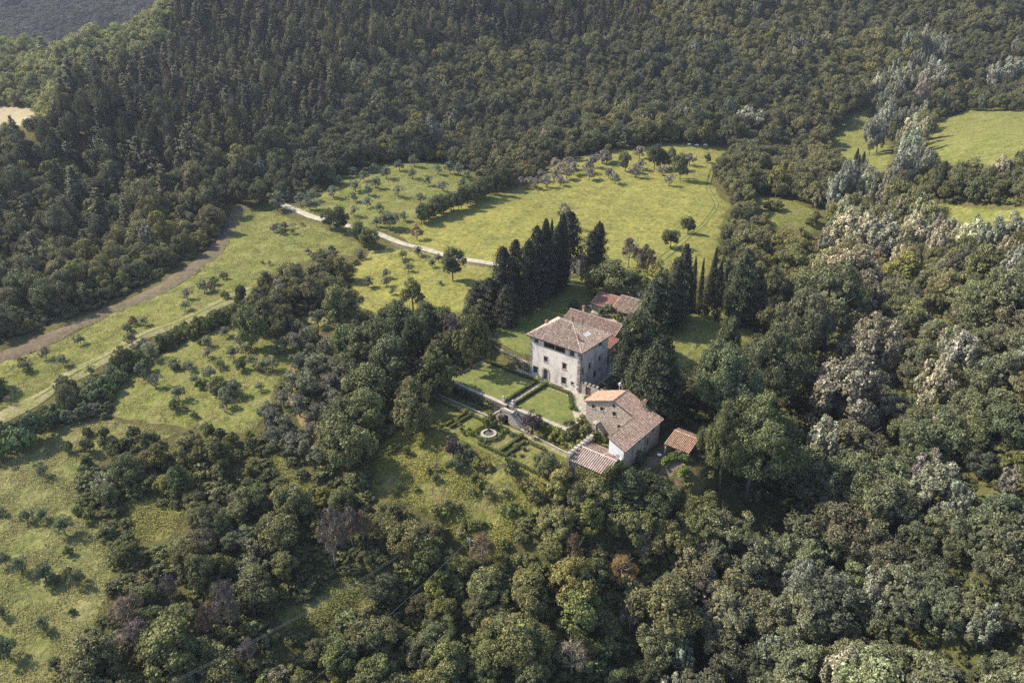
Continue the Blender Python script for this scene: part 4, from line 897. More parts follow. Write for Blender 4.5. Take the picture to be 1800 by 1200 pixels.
def roof_plane(th, poly, e, tilem, pitch=.38, tl=.5, parent=None, thick=.16, jit=.03, name='roof'):
    """poly: 3D outline of a roof plane; e: direction along the eave. A thin deck with rows of arched tiles on it"""
    P = np.array(poly, float); e = np.array(e, float); e /= np.linalg.norm(e); n = None
    n = np.cross(P[1] - P[0], P[2] - P[0]); n /= np.linalg.norm(n); n = n if n[2] > 0 else -n
    s = np.cross(n, e); s = s if s[2] > 0 else -s; e = np.cross(s, n); o = P[0]
    x = (P - o) @ e; y = (P - o) @ s; d = MB(); k = len(P)
    top = [tuple(p) for p in P]; bot = [tuple(p - n * thick) for p in P]
    d.add(top + bot, [tuple(range(k)), tuple(range(2 * k - 1, k - 1, -1))] + [(i, i + k, (i + 1) % k + k, (i + 1) % k) for i in range(k)], .3)
    deck = th.part(name, d, MATS['tile_gap'], parent)
    V = []; F = []; A = []; ang = np.linspace(0, math.pi, 5); nr = int((x.max() - x.min()) / pitch); pitch = (x.max() - x.min()) / nr
    ca, sa = np.cos(ang), np.sin(ang)
    for i in range(nr):
        cx = x.min() + (i + .5) * pitch; ys = []
        for j in range(k):
            x0, x1 = x[j], x[(j + 1) % k]
            if (x0 > cx) != (x1 > cx): ys.append(y[j] + (y[(j + 1) % k] - y[j]) * (cx - x0) / (x1 - x0))
        ys.sort()
        if len(ys) < 2: continue
        y0, y1 = ys[0] - .04, ys[-1]; m = max(1, int(round((y1 - y0) / tl))); st = (y1 - y0) / m; rowv = random.uniform(-.12, .12)
        for j in range(m):
            val = min(1, max(0, random.betavariate(1.6, 1.6) + rowv)); jx = random.uniform(-jit, jit); b = len(V)
            for yy, w, l in ((y0 + j * st, .36, .05), (y0 + (j + 1) * st + .03, .29, .0)):
                c = o + e * (cx + jx) + s * yy + n * l
                for q in range(5): V.append(c + e * (ca[q] * w * pitch) + n * (sa[q] * w * pitch * 1.15))
            for q in range(4): F.append((b + q, b + q + 1, b + q + 6, b + q + 5)); A.append(val)
            F.append((b, b + 1, b + 2, b + 3)); A.append(val * .5)
    t = MB(); t.v = [tuple(v) for v in V]; t.f = F; t.a = A
    o2 = th.part('roof_tiles', t, MATS[tilem], deck, kind='stuff'); return deck
def ridge(th, pts, tilem, r=.17, parent=None, label=None):
    m = MB(); pts = [np.array(p, float) for p in pts]
    for a, b in zip(pts[:-1], pts[1:]):
        n = max(1, int(np.linalg.norm(b - a) / .5))
        for i in range(n):
            p = a + (b - a) * i / n; q = a + (b - a) * (i + 1.08) / n; v = random.random(); k = len(m.a); m.tube([tuple(p), tuple(q)], r * 1.08, 6, r * .92); m.a[k:] = [v] * (len(m.a) - k)
    return th.part('ridge_tiles', m, MATS[tilem], parent)
def chimney(th, a, b, z0, z1, w=.6, parent=None, mat='stone_wall'):
    m = MB(); m.box(a - w / 2, a + w / 2, b - w / 2, b + w / 2, z0, z1); c = th.part('chimney', m, MATS[mat], parent)
    m = MB(); m.box(a - w * .62, a + w * .62, b - w * .62, b + w * .62, z1, z1 + .08)
    for sx in (-1, 1):
        for sy in (-1, 1): m.box(a + sx * w * .4 - .06, a + sx * w * .4 + .06, b + sy * w * .4 - .06, b + sy * w * .4 + .06, z1 + .08, z1 + .33)
    m.box(a - w * .6, a + w * .6, b - w * .6, b + w * .6, z1 + .33, z1 + .42); m.add([(a - w*.5, b - w*.5, z1+.42), (a + w*.5, b - w*.5, z1+.42), (a + w*.5, b + w*.5, z1+.42), (a - w*.5, b + w*.5, z1+.42), (a, b - w*.5, z1+.7), (a, b + w*.5, z1+.7)], [(0,1,4), (1,2,5,4), (2,3,5), (3,0,4,5)])
    th.part('chimney_cap', m, MATS['terracotta'], c); return c

# ---------------------------------------------------------- the villa
V_ = Thing('villa', -8.9, 7, 0, 'tall pale plastered villa with hipped tile roof above the two lawns', 'villa')
HW, WW, DD = 13.3, 17.8, 14.4
fw = [(1.2,2.9,1.2,3.4,'grid'),(11.5,13.1,1.0,3.2,'grid'),(14.9,15.7,1.8,2.7,'grid'),(5.1,6.3,6.1,7.8,'grid'),(11.7,13.0,5.9,7.8,'grid'),(1.6,2.9,11.3,13.05,'shut'),(14.2,15.6,11.0,12.95,'shut')]
door = (4.8, 6.9, .25, 4.0); log = [(5.0, 8.75, 10.95, 13.05), (9.0, 12.4, 10.95, 13.05)]
m = MB(); PF = wall(m, (-WW, 0), (0, 0), -1, HW, [h[:4] for h in fw] + [door] + log)
rw = [(.95,1.85,5.5,7.4,'grid'),(4.4,5.6,5.9,7.7,'grid'),(9.7,10.9,6.1,7.9,'grid'),(9.5,10.8,11.3,13.05,'shut'),(9.9,10.7,3.0,4.0,'grid')]
rdoor = (7.2, 8.5, 1.5, 3.9); PR = wall(m, (0, 0), (0, DD), -1, HW, [h[:4] for h in rw] + [rdoor])
wall(m, (0, DD), (-WW, DD), -1, HW); wall(m, (-WW, DD), (-WW, 0), -1, HW)
V_.part('wall', m, MATS['plaster'])
for h in fw: window(V_, PF, h, h[4])
for h in rw: window(V_, PR, h, h[4])
for h in log:                                  # the open loggia bays under the eaves
    m = MB(); a, b, c, e = h; obox(m, PF, a - .12, a, c, e, -.04, .1); obox(m, PF, b, b + .12, c, e, -.04, .1); obox(m, PF, a - .12, b + .12, c - .16, c, -.12, .2)
    w = V_.part('loggia_opening', m, MATS['stone_trim']); m = MB(); d = 2.6
    m.quad(PF(a, c, d), PF(b, c, d), PF(b, e, d), PF(a, e, d)); m.quad(PF(a, c, .33), PF(a, e, .33), PF(a, e, d), PF(a, c, d)); m.quad(PF(b, c, d), PF(b, e, d), PF(b, e, .33), PF(b, c, .33)); m.quad(PF(a, c, .33), PF(b, c, .33), PF(b, c, d), PF(a, c, d)); m.quad(PF(a, e, .33), PF(a, e, d), PF(b, e, d), PF(b, e, .33))
    V_.part('loggia_room', m, MATS['wood_dark'], w)
    m = MB(); k = 7
    for i in range(k + 1): s = a + .05 + (b - a - .1) * i / k; obox(m, PF, s - .03, s + .03, c, c + .9, .1, .16)
    obox(m, PF, a, b, c + .9, c + .98, .08, .18); V_.part('railing', m, MATS['wood_dark'], w)
def arch_ring(P, s0, s1, z0, zs, r0, r1, k0, k1, mb, n=10):
    c = (s0 + s1) / 2
    out = [(c - r1, z0), (c - r1, zs)] + [(c - r1 * math.cos(math.pi * i / n), zs + r1 * math.sin(math.pi * i / n)) for i in range(1, n)] + [(c + r1, zs), (c + r1, z0)]
    inn = [(c - r0, z0), (c - r0, zs)] + [(c - r0 * math.cos(math.pi * i / n), zs + r0 * math.sin(math.pi * i / n)) for i in range(1, n)] + [(c + r0, zs), (c + r0, z0)]
    for i in range(len(out) - 1):
        a, b, d, e = out[i], out[i + 1], inn[i + 1], inn[i]
        v = [P(*a, k0), P(*b, k0), P(*d, k0), P(*e, k0), P(*a, k1), P(*b, k1), P(*d, k1), P(*e, k1)]
        mb.add(v, [(0, 1, 2, 3), (0, 4, 5, 1), (3, 2, 6, 7), (4, 7, 6, 5)])
    return out, inn
m = MB(); out, inn = arch_ring(PF, 4.8, 6.9, .25, 2.95, .78, 1.3, -.12, .3, m); dp = V_.part('door_surround', m, MATS['stone_trim'])
m = MB(); m.add([PF(s, z, .22) for s, z in inn], [tuple(range(len(inn)))]); dl = V_.part('door', m, MATS['wood_door'])
m = MB(); c = 5.85
for s in (-.02, .39, -.43): obox(m, PF, c + s - .02, c + s + .06, .25, 3.2, .16, .22)
for z in (1.2, 2.1, 2.95): obox(m, PF, c - .76, c + .76, z, z + .07, .15, .21)
V_.part('door_bar', m, MATS['wood_dark'], dl)
m = MB(); obox(m, PF, 4.3, 7.4, -.02, .25, -.7, .25); V_.part('door_step', m, MATS['stone_step'])
m = MB(); a, b, c, e = rdoor; obox(m, PR, a - .14, a, c, e, -.05, .1); obox(m, PR, b, b + .14, c, e, -.05, .1); obox(m, PR, a - .2, b + .2, e, e + .2, -.08, .1)
w = V_.part('side_door', m, MATS['stone_trim']); m = MB(); m.quad(PR(a, c, .2), PR(b, c, .2), PR(b, e, .2), PR(a, e, .2)); V_.part('door_leaf', m, MATS['wood_dark'], w)
m = MB(); z = -.3                                # corner stones at the two visible corners
while z < HW - .3:
    h = random.uniform(.36, .46); w = random.choice((.55, .95)); w2 = 1.45 - w
    m.box(-w, .07, -.07, w2, z, z + h - .03); m.box(-WW - .07, -WW + w * .8, -.07, w2, z, z + h - .03); z += h
V_.part('quoins', m, MATS['quoin'], kind='stuff')
m = MB(); obox(m, PR, .6, DD, 4.75, 4.9, -.05, .02); V_.part('string_course', m, MATS['stone_trim'])
OV = .95; ze = HW - .08; x0, x1, y0, y1 = -WW - OV, OV, -OV, DD + OV; zr = ze + 3.95; r0, r1, ry = -12.3, -8.0, (y0 + y1) / 2
ca, cb, cc, cd = (x0, y0, ze), (x1, y0, ze), (x1, y1, ze), (x0, y1, ze); ra, rb = (r0, ry, zr), (r1, ry, zr)
rf = roof_plane(V_, [ca, cb, rb, ra], (1, 0, 0), 'tile_old'); r2 = roof_plane(V_, [cb, cc, rb], (0, 1, 0), 'tile_old', thick=.15); r3 = roof_plane(V_, [cd, ca, ra], (0, 1, 0), 'tile_old', thick=.15); r4 = roof_plane(V_, [cc, cd, ra, rb], (1, 0, 0), 'tile_old', thick=.14)
for a, b in ((ca, ra), (cb, rb), (cc, rb), (cd, ra), (ra, rb)): ridge(V_, [a, b], 'tile_old', .19)
m = MB(); m.box(x0, x1, y0, y1, ze - .32, ze - .2); V_.part('eaves', m, MATS['wood_dark'])
chimney(V_, -3.2, 3.0, ze + 1.0, ze + 2.3, .55, rf); chimney(V_, -17.5, 7.5, ze + .3, ze + 1.6, .7, r3); chimney(V_, -10.2, 10.0, ze + 1.8, ze + 4.1, .8, r4); chimney(V_, -7.0, 10.6, ze + 1.5, ze + 3.8, .7, r4)
m = MB()
def on_r2(b, h, k=.14): t = h; x = x1 - (x1 - r1) * t; return (x, b, ze + (zr - ze) * t + k)
m.add([on_r2(6.0, .36), on_r2(8.6, .36), on_r2(8.6, .50), on_r2(6.0, .50), on_r2(6.0, .36, 0), on_r2(8.6, .36, 0), on_r2(8.6, .50, 0), on_r2(6.0, .50, 0)], [(0,1,2,3), (0,4,5,1), (1,5,6,2), (2,6,7,3), (3,7,4,0)])
V_.part('skylight', m, MATS['white_metal'], r2)

# ---------------------------------------------------------- long wing and lean-to behind the villa
W_ = Thing('wing_building', -13, 28, 1, 'long lower wing with reddish tile roof right behind the villa', 'building')
m = MB(); wh = [(2.0,2.9,4.3,5.8,'grid'),(8.5,9.4,4.3,5.8,'grid'),(14.5,15.4,4.3,5.8,'grid')]
P1 = wall(m, (-23, 24.2), (-3.6, 24.2), 0, 7.9, [h[:4] for h in wh]); sh = [(1.4,2.3,5.4,6.7,'grid'),(5.6,6.5,3.2,4.6,'grid')]
P2 = wall(m, (-3.6, 24.2), (-3.6, 32.6), -1, 7.9, [h[:4] for h in sh], top=[(0, 7.9), (8.4, 7.9), (4.2, 10.2)]); wall(m, (-3.6, 32.6), (-23, 32.6), 0, 7.9); wall(m, (-23, 32.6), (-23, 24.2), 0, 7.9, top=[(0, 7.9), (8.4, 7.9), (4.2, 10.2)])
W_.part('wall', m, MATS['stone_wall'])
for h in wh: window(W_, P1, h, 'grid')
for h in sh: window(W_, P2, h, 'grid')
q1 = roof_plane(W_, [(-23.3, 23.7, 7.75), (-3.2, 23.7, 7.75), (-3.2, 28.4, 10.4), (-23.3, 28.4, 10.4)], (1, 0, 0), 'tile_warm', .5)
roof_plane(W_, [(-3.2, 33.1, 7.75), (-23.3, 33.1, 7.75), (-23.3, 28.4, 10.4), (-3.2, 28.4, 10.4)], (1, 0, 0), 'tile_warm', .5, thick=.15)
ridge(W_, [(-23.3, 28.4, 10.45), (-3.2, 28.4, 10.45)], 'tile_warm'); ridge(W_, [(-3.3, 23.8, 7.9), (-3.3, 28.4, 10.5)], 'tile_orange', .15); ridge(W_, [(-9.0, 23.8, 7.9), (-9.0, 28.4, 10.5)], 'tile_red', .15)
chimney(W_, -19.5, 30.5, 8.6, 11.2, .7, q1)
L_ = Thing('lean_to', -4, 19, 0, 'small pink plastered lean-to with tile roof joining villa and wing', 'building')
m = MB(); lh = [(1.6,2.5,2.2,4.4,'grid'),(4.6,5.4,3.4,4.8,'grid')]; P3 = wall(m, (-1.6, 15.4), (-1.6, 24.1), 0, 6.1, [h[:4] for h in lh], top=[(0, 6.1), (8.7, 6.1), (8.7, 7.5), (1.2, 6.1)]); wall(m, (-9, 15.4), (-1.6, 15.4), 0, 6.1); L_.part('wall', m, MATS['stone_wall_warm'])
for h in lh: window(L_, P3, h, 'grid')
roof_plane(L_, [(-9, 15.2, 6.1), (-1.2, 15.2, 6.1), (-1.2, 23.6, 7.65), (-9, 23.6, 7.65)], (1, 0, 0), 'tile_red', .42)

# ---------------------------------------------------------- annex behind the wing
A_ = Thing('annex_building', -20, 52, 1.3, 'low stone annex with two-coloured tile roof beside the white car', 'building')
m = MB(); ah = [(12.9,13.8,2.9,3.9,'grid'),(6.0,7.0,2.2,3.4,'grid')]; P4 = wall(m, (-28, 49), (-11.8, 49), 0, 4.25, [h[:4] for h in ah]); P5 = wall(m, (-11.8, 49), (-11.8, 61), 0, 4.25, top=[(0, 4.25), (12, 4.25), (6.2, 7.1)]); wall(m, (-11.8, 61), (-28, 61), 0, 4.25); wall(m, (-28, 61), (-28, 49), 0, 4.25, top=[(1, 4.25), (12, 4.25), (6.5, 6.4)])
A_.part('wall', m, MATS['stone_wall_warm'])
for h in ah: window(A_, P4, h, 'grid')
r5 = roof_plane(A_, [(-28.5, 48.4, 4.1), (-20.1, 48.4, 4.1), (-20.1, 54.4, 6.6), (-28.5, 54.4, 6.6)], (1, 0, 0), 'tile_red', .42); roof_plane(A_, [(-20.1, 61, 4.4), (-28.5, 61, 4.4), (-28.5, 54.4, 6.6), (-20.1, 54.4, 6.6)], (1, 0, 0), 'tile_red', .42, thick=.15)
roof_plane(A_, [(-19.9, 48.4, 4.2), (-11.3, 48.4, 4.2), (-11.3, 55.2, 7.2), (-19.9, 55.2, 7.2)], (1, 0, 0), 'tile_old', .48); roof_plane(A_, [(-11.3, 61.6, 4.4), (-19.9, 61.6, 4.4), (-19.9, 55.2, 7.2), (-11.3, 55.2, 7.2)], (1, 0, 0), 'tile_old', .48, thick=.15)
ridge(A_, [(-20, 48.5, 4.35), (-20, 55.2, 7.3)], 'tile_orange', .22); ridge(A_, [(-19.9, 55.2, 7.25), (-11.3, 55.2, 7.25)], 'tile_old'); ridge(A_, [(-28.5, 54.4, 6.65), (-20, 54.4, 6.65)], 'tile_red'); ridge(A_, [(-28.4, 48.5, 4.2), (-28.4, 54.4, 6.7)], 'tile_orange', .16)

# ---------------------------------------------------------- farmhouse
F_ = Thing('farmhouse', 20, -9, -3, 'rambling stone farmhouse with orange tile roof and white gable wall', 'farmhouse')
m = MB(); fh = [(1.8,2.7,4.9,6.0,'grid'),(4.4,5.3,5.1,6.3,'grid'),(8.1,8.8,7.6,8.4,'grid'),(8.2,9.2,5.0,6.3,'grid'),(10.0,11.0,1.6,3.0,'open')]
P6 = wall(m, (10.0, -11.7), (25.0, -11.7), -5, 6.3, [h[:4] if h[3] < 6.35 else (0, 0, 0, 0) for h in fh if h[3] < 6.35], top=[(0, 6.3), (15, 6.3), (15, 6.75), (8.5, 9.45)])
wall(m, (10, -5.8), (10, -11.7), -2, 6.4); wall(m, (29, -5.8), (10, -5.8), -4, 5.5, top=[(0, 5.5), (19, 5.5), (10.5, 9.4)])
gh = [(6.9,7.8,3.6,4.7,'grid'),(11.5,12.6,.4,2.6,'open'),(14.0,15.0,3.4,4.4,'open')]
P7 = wall(m, (29.0, -23.8), (29.0, -5.8), -6, 5.3, [h[:4] for h in gh]); wall(m, (24.9, -11.7), (24.9, -23.8), -5, 7.0)
F_.part('wall', m, MATS['stone_wall_warm'])
m = MB(); wall(m, (24.85, -23.9), (29.05, -23.9), -5, 5.3, top=[(0, 5.3), (4.2, 5.3), (0, 7.1)]); F_.part('gable_wall', m, MATS['plaster_white'], label='whitewashed gable wall')
for h in fh:
    if h[3] < 6.35: window(F_, P6, h, h[4])
for h in gh: window(F_, P7, h, h[4])
m = MB(); h = fh[2]; obox(m, P6, h[0] - .1, h[1] + .1, h[2] - .1, h[3] + .1, -.05, .02); w = F_.part('window', m, MATS['stone_trim']); m = MB(); m.quad(P6(h[0], h[2], -.07), P6(h[1], h[2], -.07), P6(h[1], h[3], -.07), P6(h[0], h[3], -.07)); F_.part('pane', m, MATS['dark_opening'], w)
roof_plane(F_, [(9.5, -12.2, 6.3), (18.5, -12.2, 9.7), (18.5, -5.3, 9.7), (9.5, -5.3, 6.3)], (0, 1, 0), 'tile_orange', .42)
def zf(a): return 9.7 - (a - 18.5) * .41
r6 = roof_plane(F_, [(18.5, -12.2, zf(18.5)), (24.5, -12.2, zf(24.5)), (24.5, -24.3, zf(24.5)), (29.7, -24.3, zf(29.7)), (29.7, -5.3, zf(29.7)), (18.5, -5.3, zf(18.5))], (0, 1, 0), 'tile_warm', .42, thick=.17)
ridge(F_, [(18.5, -12.2, 9.8), (18.5, -5.3, 9.8)], 'tile_warm', .2); ridge(F_, [(18.6, -5.4, 9.75), (29.6, -5.4, zf(29.6) + .08)], 'tile_orange', .16); ridge(F_, [(9.6, -5.4, 6.35), (18.5, -5.4, 9.75)], 'tile_orange', .16); ridge(F_, [(24.6, -24.2, zf(24.6) + .08), (24.6, -12.2, zf(24.6) + .08)], 'tile_warm', .15)
chimney(F_, 24.5, -6.2, 6.2, 9.0, .75, r6, 'stone_grey')
m = MB(); m.tube([(16.5, -6, 8.6), (16.5, -6, 11.4)], .05, 5); m.box(15.9, 17.1, -6.04, -5.96, 11.2, 11.28); m.box(16.0, 17.0, -6.04, -5.96, 10.8, 10.88); m.box(16.3, 16.7, -6.2, -5.8, 11.3, 11.6); F_.part('antenna', m, MATS['white_metal'])
m = MB(); m.tube([(29.2, -19.5, -4), (29.2, -19.5, 5.1)], .06, 5); m.tube([(29.2, -13.5, -4), (29.2, -13.5, 5.1)], .06, 5); F_.part('drainpipe', m, MATS['wood_dark'])
m = MB()                                          # outside stair and low yard walls against the farmhouse front
for i in range(6): m.box(14.6 + i * .35, 14.95 + i * .35, -13.5, -11.75, -3.6, 1.4 - i * .4)
m.box(13.4, 14.6, -13.7, -11.75, -3.6, 1.8); F_.part('outside_stair', m, MATS['stone_wall'])
D_ = Thing('satellite_dish', 28.3, -24.6, 3.2, 'white satellite dish on the white gable end', 'satellite dish')
m = MB(); c0 = (28.3, -24.6, 3.2)
rings = [[(c0[0] + .85 * r * math.cos(q * math.pi / 7), c0[1] - .3 * r * r, c0[2] + .95 * r * math.sin(q * math.pi / 7)) for q in range(14)] for r in (1, .66, .33)]
vs = sum(rings, []) + [(c0[0], c0[1], c0[2])]
fs = [(i * 14 + q, i * 14 + (q + 1) % 14, (i + 1) * 14 + (q + 1) % 14, (i + 1) * 14 + q) for i in range(2) for q in range(14)] + [(28 + q, 28 + (q + 1) % 14, 42) for q in range(14)]
m.add(vs, fs, .5); D_.part('dish', m, MATS['white_metal'], smooth=True)
m = MB(); m.tube([(28.3, -24.6, 3.2), (28.3, -24.0, 3.0)], .06, 5); m.tube([(28.3, -24.7, 2.4), (28.3, -25.4, 3.1)], .04, 5); D_.part('arm', m, MATS['white_metal'])

# ---------------------------------------------------------- tile shed with the battlemented end wall
S_ = Thing('garden_shed', 23, -26, -4.5, 'stone shed with pale ribbed tile roof and battlemented end wall', 'shed')
m = MB(); P8 = wall(m, (18.0, -30.6), (28.2, -30.6), -7, 1.5); wall(m, (28.2, -30.6), (28.2, -24.05), -7, 1.5, top=[(0, 1.5), (6.5, 1.5), (6.5, 2.8), (4.4, 2.95)]); wall(m, (28.2, -21.6), (18.0, -21.6), -5, 1.5); S_.part('wall', m, MATS['stone_wall'])
roof_plane(S_, [(18.3, -31.1, 1.4), (28.7, -31.1, 1.4), (28.7, -26.2, 3.0), (18.3, -26.2, 3.0)], (1, 0, 0), 'tile_shed', .56)
roof_plane(S_, [(24.7, -21.2, 1.4), (18.3, -21.2, 1.4), (18.3, -26.2, 3.0), (24.7, -26.2, 3.0)], (1, 0, 0), 'tile_old', .5, thick=.15)
roof_plane(S_, [(28.7, -24.0, 2.45), (24.75, -24.0, 2.45), (24.75, -26.15, 3.1), (28.7, -26.15, 3.1)], (1, 0, 0), 'tile_old', .5, thick=.15)
ridge(S_, [(18.3, -26.2, 3.08), (28.7, -26.2, 3.08)], 'tile_shed', .18); ridge(S_, [(24.7, -21.3, 1.5), (24.7, -26.1, 3.1)], 'tile_shed', .15)
m = MB(); m.box(17.6, 18.25, -31.2, -21.0, -6, 2.5); S_.part('end_wall', m, MATS['stone_grey'])
for i in range(8):
    y = -31.15 + i * 1.38; m = MB(); m.box(17.52, 18.33, y, y + .78, 2.5, 3.35); m.box(17.46, 18.39, y - .05, y + .83, 3.35, 3.47); S_.part('merlon', m, MATS['stone_coping'])

# ---------------------------------------------------------- gate wall beside the villa
K_ = Thing('gate_wall', 2.5, .3, 0, 'battlemented stone gate wall with reddish door at the villa corner', 'gate wall')
m = MB(); P9 = wall(m, (.1, .2), (6.4, .2), -.5, 3.1, [(1.9, 3.7, 0, 2.7)]); wall(m, (6.4, .75), (.1, .75), -.5, 3.1, [(2.6, 4.4, 0, 2.7)], .1); m.box(.1, 6.4, .2, .75, 3.09, 3.14); m.box(6.4, 6.9, .1, 5.5, -.5, 2.2); K_.part('wall', m, MATS['stone_wall'])
m = MB(); m.quad(P9(1.9, 0, .3), P9(3.7, 0, .3), P9(3.7, 2.7, .3), P9(1.9, 2.7, .3)); d = K_.part('gate_door', m, MATS['wood_red']); m = MB()
for i in range(6): obox(m, P9, 1.93 + i * .3, 2.18 + i * .3, .05, 2.65, .22, .29)
K_.part('board', m, MATS['wood_red'], d)
for i in range(5): m = MB(); m.box(.2 + i * 1.3, .9 + i * 1.3, .16, .79, 3.14, 3.8); K_.part('merlon', m, MATS['stone_trim'])
for i in range(3): m = MB(); m.box(6.35, 6.95, 1.0 + i * 1.6, 1.7 + i * 1.6, 2.2, 2.8); K_.part('merlon', m, MATS['stone_trim'])

# ---------------------------------------------------------- open shelter
R_ = Thing('open_shelter', 37, -8, -3, 'open shelter with bright orange tile roof under the huge trees', 'shelter')
roof_plane(R_, [(33.4, -11.6, 2.4), (40.4, -11.6, 2.4), (40.4, -6.4, 3.9), (33.4, -6.4, 3.9)], (1, 0, 0), 'tile_orange', .42); roof_plane(R_, [(40.4, -4.2, 3.3), (33.4, -4.2, 3.3), (33.4, -6.4, 3.9), (40.4, -6.4, 3.9)], (1, 0, 0), 'tile_warm', .5, thick=.15); ridge(R_, [(33.4, -6.4, 3.95), (40.4, -6.4, 3.95)], 'tile_orange')
for a, b, s in ((33.8, -11.2, .16), (33.8, -4.6, .16), (40, -4.6, .16), (36.8, -11.2, .12)): m = MB(); m.box(a - s, a + s, b - s, b + s, -5, 2.25 if b < -6 else 3.1); R_.part('post', m, MATS['ochre'])
m = MB(); m.box(39.6, 40.3, -11.5, -10.8, -5, 2.3); m.box(39.4, 40.2, -10.6, -4.6, -5, -.5); R_.part('stone_pier', m, MATS['stone_grey'])
m = MB(); m.box(33.4, 40.4, -11.3, -11.1, 2.08, 2.25); R_.part('beam', m, MATS['ochre'])

# ---------------------------------------------------------- chapel among the cypresses
p = G(1010, 483); ca0, cb0 = [float(v) for v in to_ab(p[0], p[1])]; cz = float(p[2])
C_ = Thing('chapel', ca0, cb0, cz, 'narrow little chapel with gabled front half hidden between cypresses', 'chapel')
m = MB(); P10 = wall(m, (ca0 - 2.2, cb0), (ca0 + 2.2, cb0), cz - 1, cz + 5.4, [(1.5, 2.9, cz, cz + 2.6)], top=[(0, cz + 5.4), (4.4, cz + 5.4), (2.2, cz + 6.7)]); wall(m, (ca0 + 2.2, cb0), (ca0 + 2.2, cb0 + 6), cz - 1, cz + 5.4); wall(m, (ca0 + 2.2, cb0 + 6), (ca0 - 2.2, cb0 + 6), cz - 1, cz + 5.4, top=[(0, cz + 5.4), (4.4, cz + 5.4), (2.2, cz + 6.7)]); wall(m, (ca0 - 2.2, cb0 + 6), (ca0 - 2.2, cb0), cz - 1, cz + 5.4); C_.part('wall', m, MATS['stone_wall_warm'])
roof_plane(C_, [(ca0 - 2.6, cb0 - .3, cz + 5.2), (ca0 - 2.6, cb0 + 6.3, cz + 5.2), (ca0, cb0 + 6.3, cz + 6.85), (ca0, cb0 - .3, cz + 6.85)], (0, 1, 0), 'tile_old'); roof_plane(C_, [(ca0 + 2.6, cb0 + 6.3, cz + 5.2), (ca0 + 2.6, cb0 - .3, cz + 5.2), (ca0, cb0 - .3, cz + 6.85), (ca0, cb0 + 6.3, cz + 6.85)], (0, 1, 0), 'tile_old', thick=.15)
m = MB(); arch_ring(P10, 1.5, 2.9, cz, cz + 1.9, .62, .95, -.08, .2, m); C_.part('door_surround', m, MATS['stone_trim']); m = MB(); m.quad(P10(1.5, cz, .25), P10(2.9, cz, .25), P10(2.9, cz + 2.6, .25), P10(1.5, cz + 2.6, .25)); C_.part('door', m, MATS['wood_dark'])
m = MB(); m.lathe([(.0, 0), (.35, 0), (.35, .04)], 0, 0, 12); V0 = [(P10(2.2 + x, cz + 4.2 + y, -.04)) for x, y, z in m.v[-12:]]; m = MB(); m.add(V0, [tuple(range(12))]); C_.part('round_window', m, MATS['dark_opening'])

# ============================================================ terraces and garden
def zconst(z): return lambda x, y: np.full(np.shape(x), z)
def EP(pts): return [E(a, b) for a, b in pts]
def prism(name, pts, z0, z1, mat, label=None, cat=None, kind='structure', group=None):
    n = len(pts); W = [E(a, b) for a, b in pts]; V = [(p[0], p[1], z0) for p in W] + [(p[0], p[1], z1) for p in W]
    F = [tuple(range(n))[::-1], tuple(range(n, 2 * n))] + [(i, (i + 1) % n, n + (i + 1) % n, n + i) for i in range(n)]
    return tag(link_mesh(name, new_mesh(name, V, F, False, None, [MATS[mat]])), label, cat, group, kind)
prism('terrace', [(-35, -18.3), (8.8, -18.3), (8.8, -14.5), (10, -6), (9.5, .5), (8, 3), (0, 3), (0, .3), (-17.8, .3), (-17.8, 1), (-32, 2.6), (-35, 0)], -4.5, 0, 'gravel', 'raised terrace carrying the two lawns in front of the villa')
patch('lawn', EP([(-34.3, -17.4), (-13.5, -17.4), (-13.5, -3.2), (-34.0, -3.2)]), 'lawn', .06, 2, .15, 'left lawn half in tree shadow in front of the villa', zconst(0))
patch('lawn', EP([(-9.7, -17.3), (7.8, -17.3), (8.4, -14), (3.2, -8.6), (-1.9, -3.3), (-9.7, -3.3)]), 'lawn', .06, 2, .12, 'right lawn in front of the villa corner', zconst(0))
patch('path', EP([(-12.7, -17.6), (-10.4, -17.6), (-10.4, -2.4), (-12.7, -2.4)]), 'paving', .05, 2, .05, 'gravel path between the clipped hedges', zconst(0))
patch('forecourt', EP([(-34, -2.2), (2, -2.2), (5.5, -8.2), (9.3, -9.8), (9.5, .2), (7.0, 2.6), (2, .1), (-17.8, -.05), (-34, 1.2)]), 'paving', .05, 2, .05, 'pale gravel forecourt along the villa front', zconst(0))
patch('walkway', EP([(.15, 1.0), (2.2, 1.0), (2.0, 24), (-1.4, 24), (-1.4, 15.0), (.15, 15)]), 'paving', .5, 2, .05, 'paved walk along the side wall of the villa', lambda x, y: hgt(x, y))
patch('rear_lawn', EP([(-48, 22), (-49, 40), (-50, 66), (-42, 71), (-31, 66), (-30, 54), (-28, 46), (-24, 34), (-23.3, 22), (-18, 15), (-18, 3), (-32, 6), (-42, 10)]), 'lawn', .3, 3, .8, 'shaded lawn behind the villa reaching to the cypresses')
patch('yard', EP([(-29, 33.5), (-3, 33.5), (-3, 48.5), (-31, 48.5), (-32, 56), (-29, 60), (-26, 40)]), 'gravel', .3, 3, .6, 'pale yard between wing and annex')
patch('yard', EP([(-29, 62), (-12, 62), (-10, 76), (-20, 82), (-32, 76)]), 'gravel', .3, 3, .8, 'pale parking patch behind the annex')
patch('court', EP([(10.5, -21), (24.5, -21), (24.5, -12.2), (18, -12.2), (15, -14), (10.5, -13)]), 'lawn', .2, 2, .3, 'small shaded grass court inside the farmhouse angle', None)
patch('yard', EP([(29.5, -24), (42, -18), (41, -3), (30, -5)]), 'dirt', .3, 2, .5, 'brown earth yard between farmhouse and open shelter')
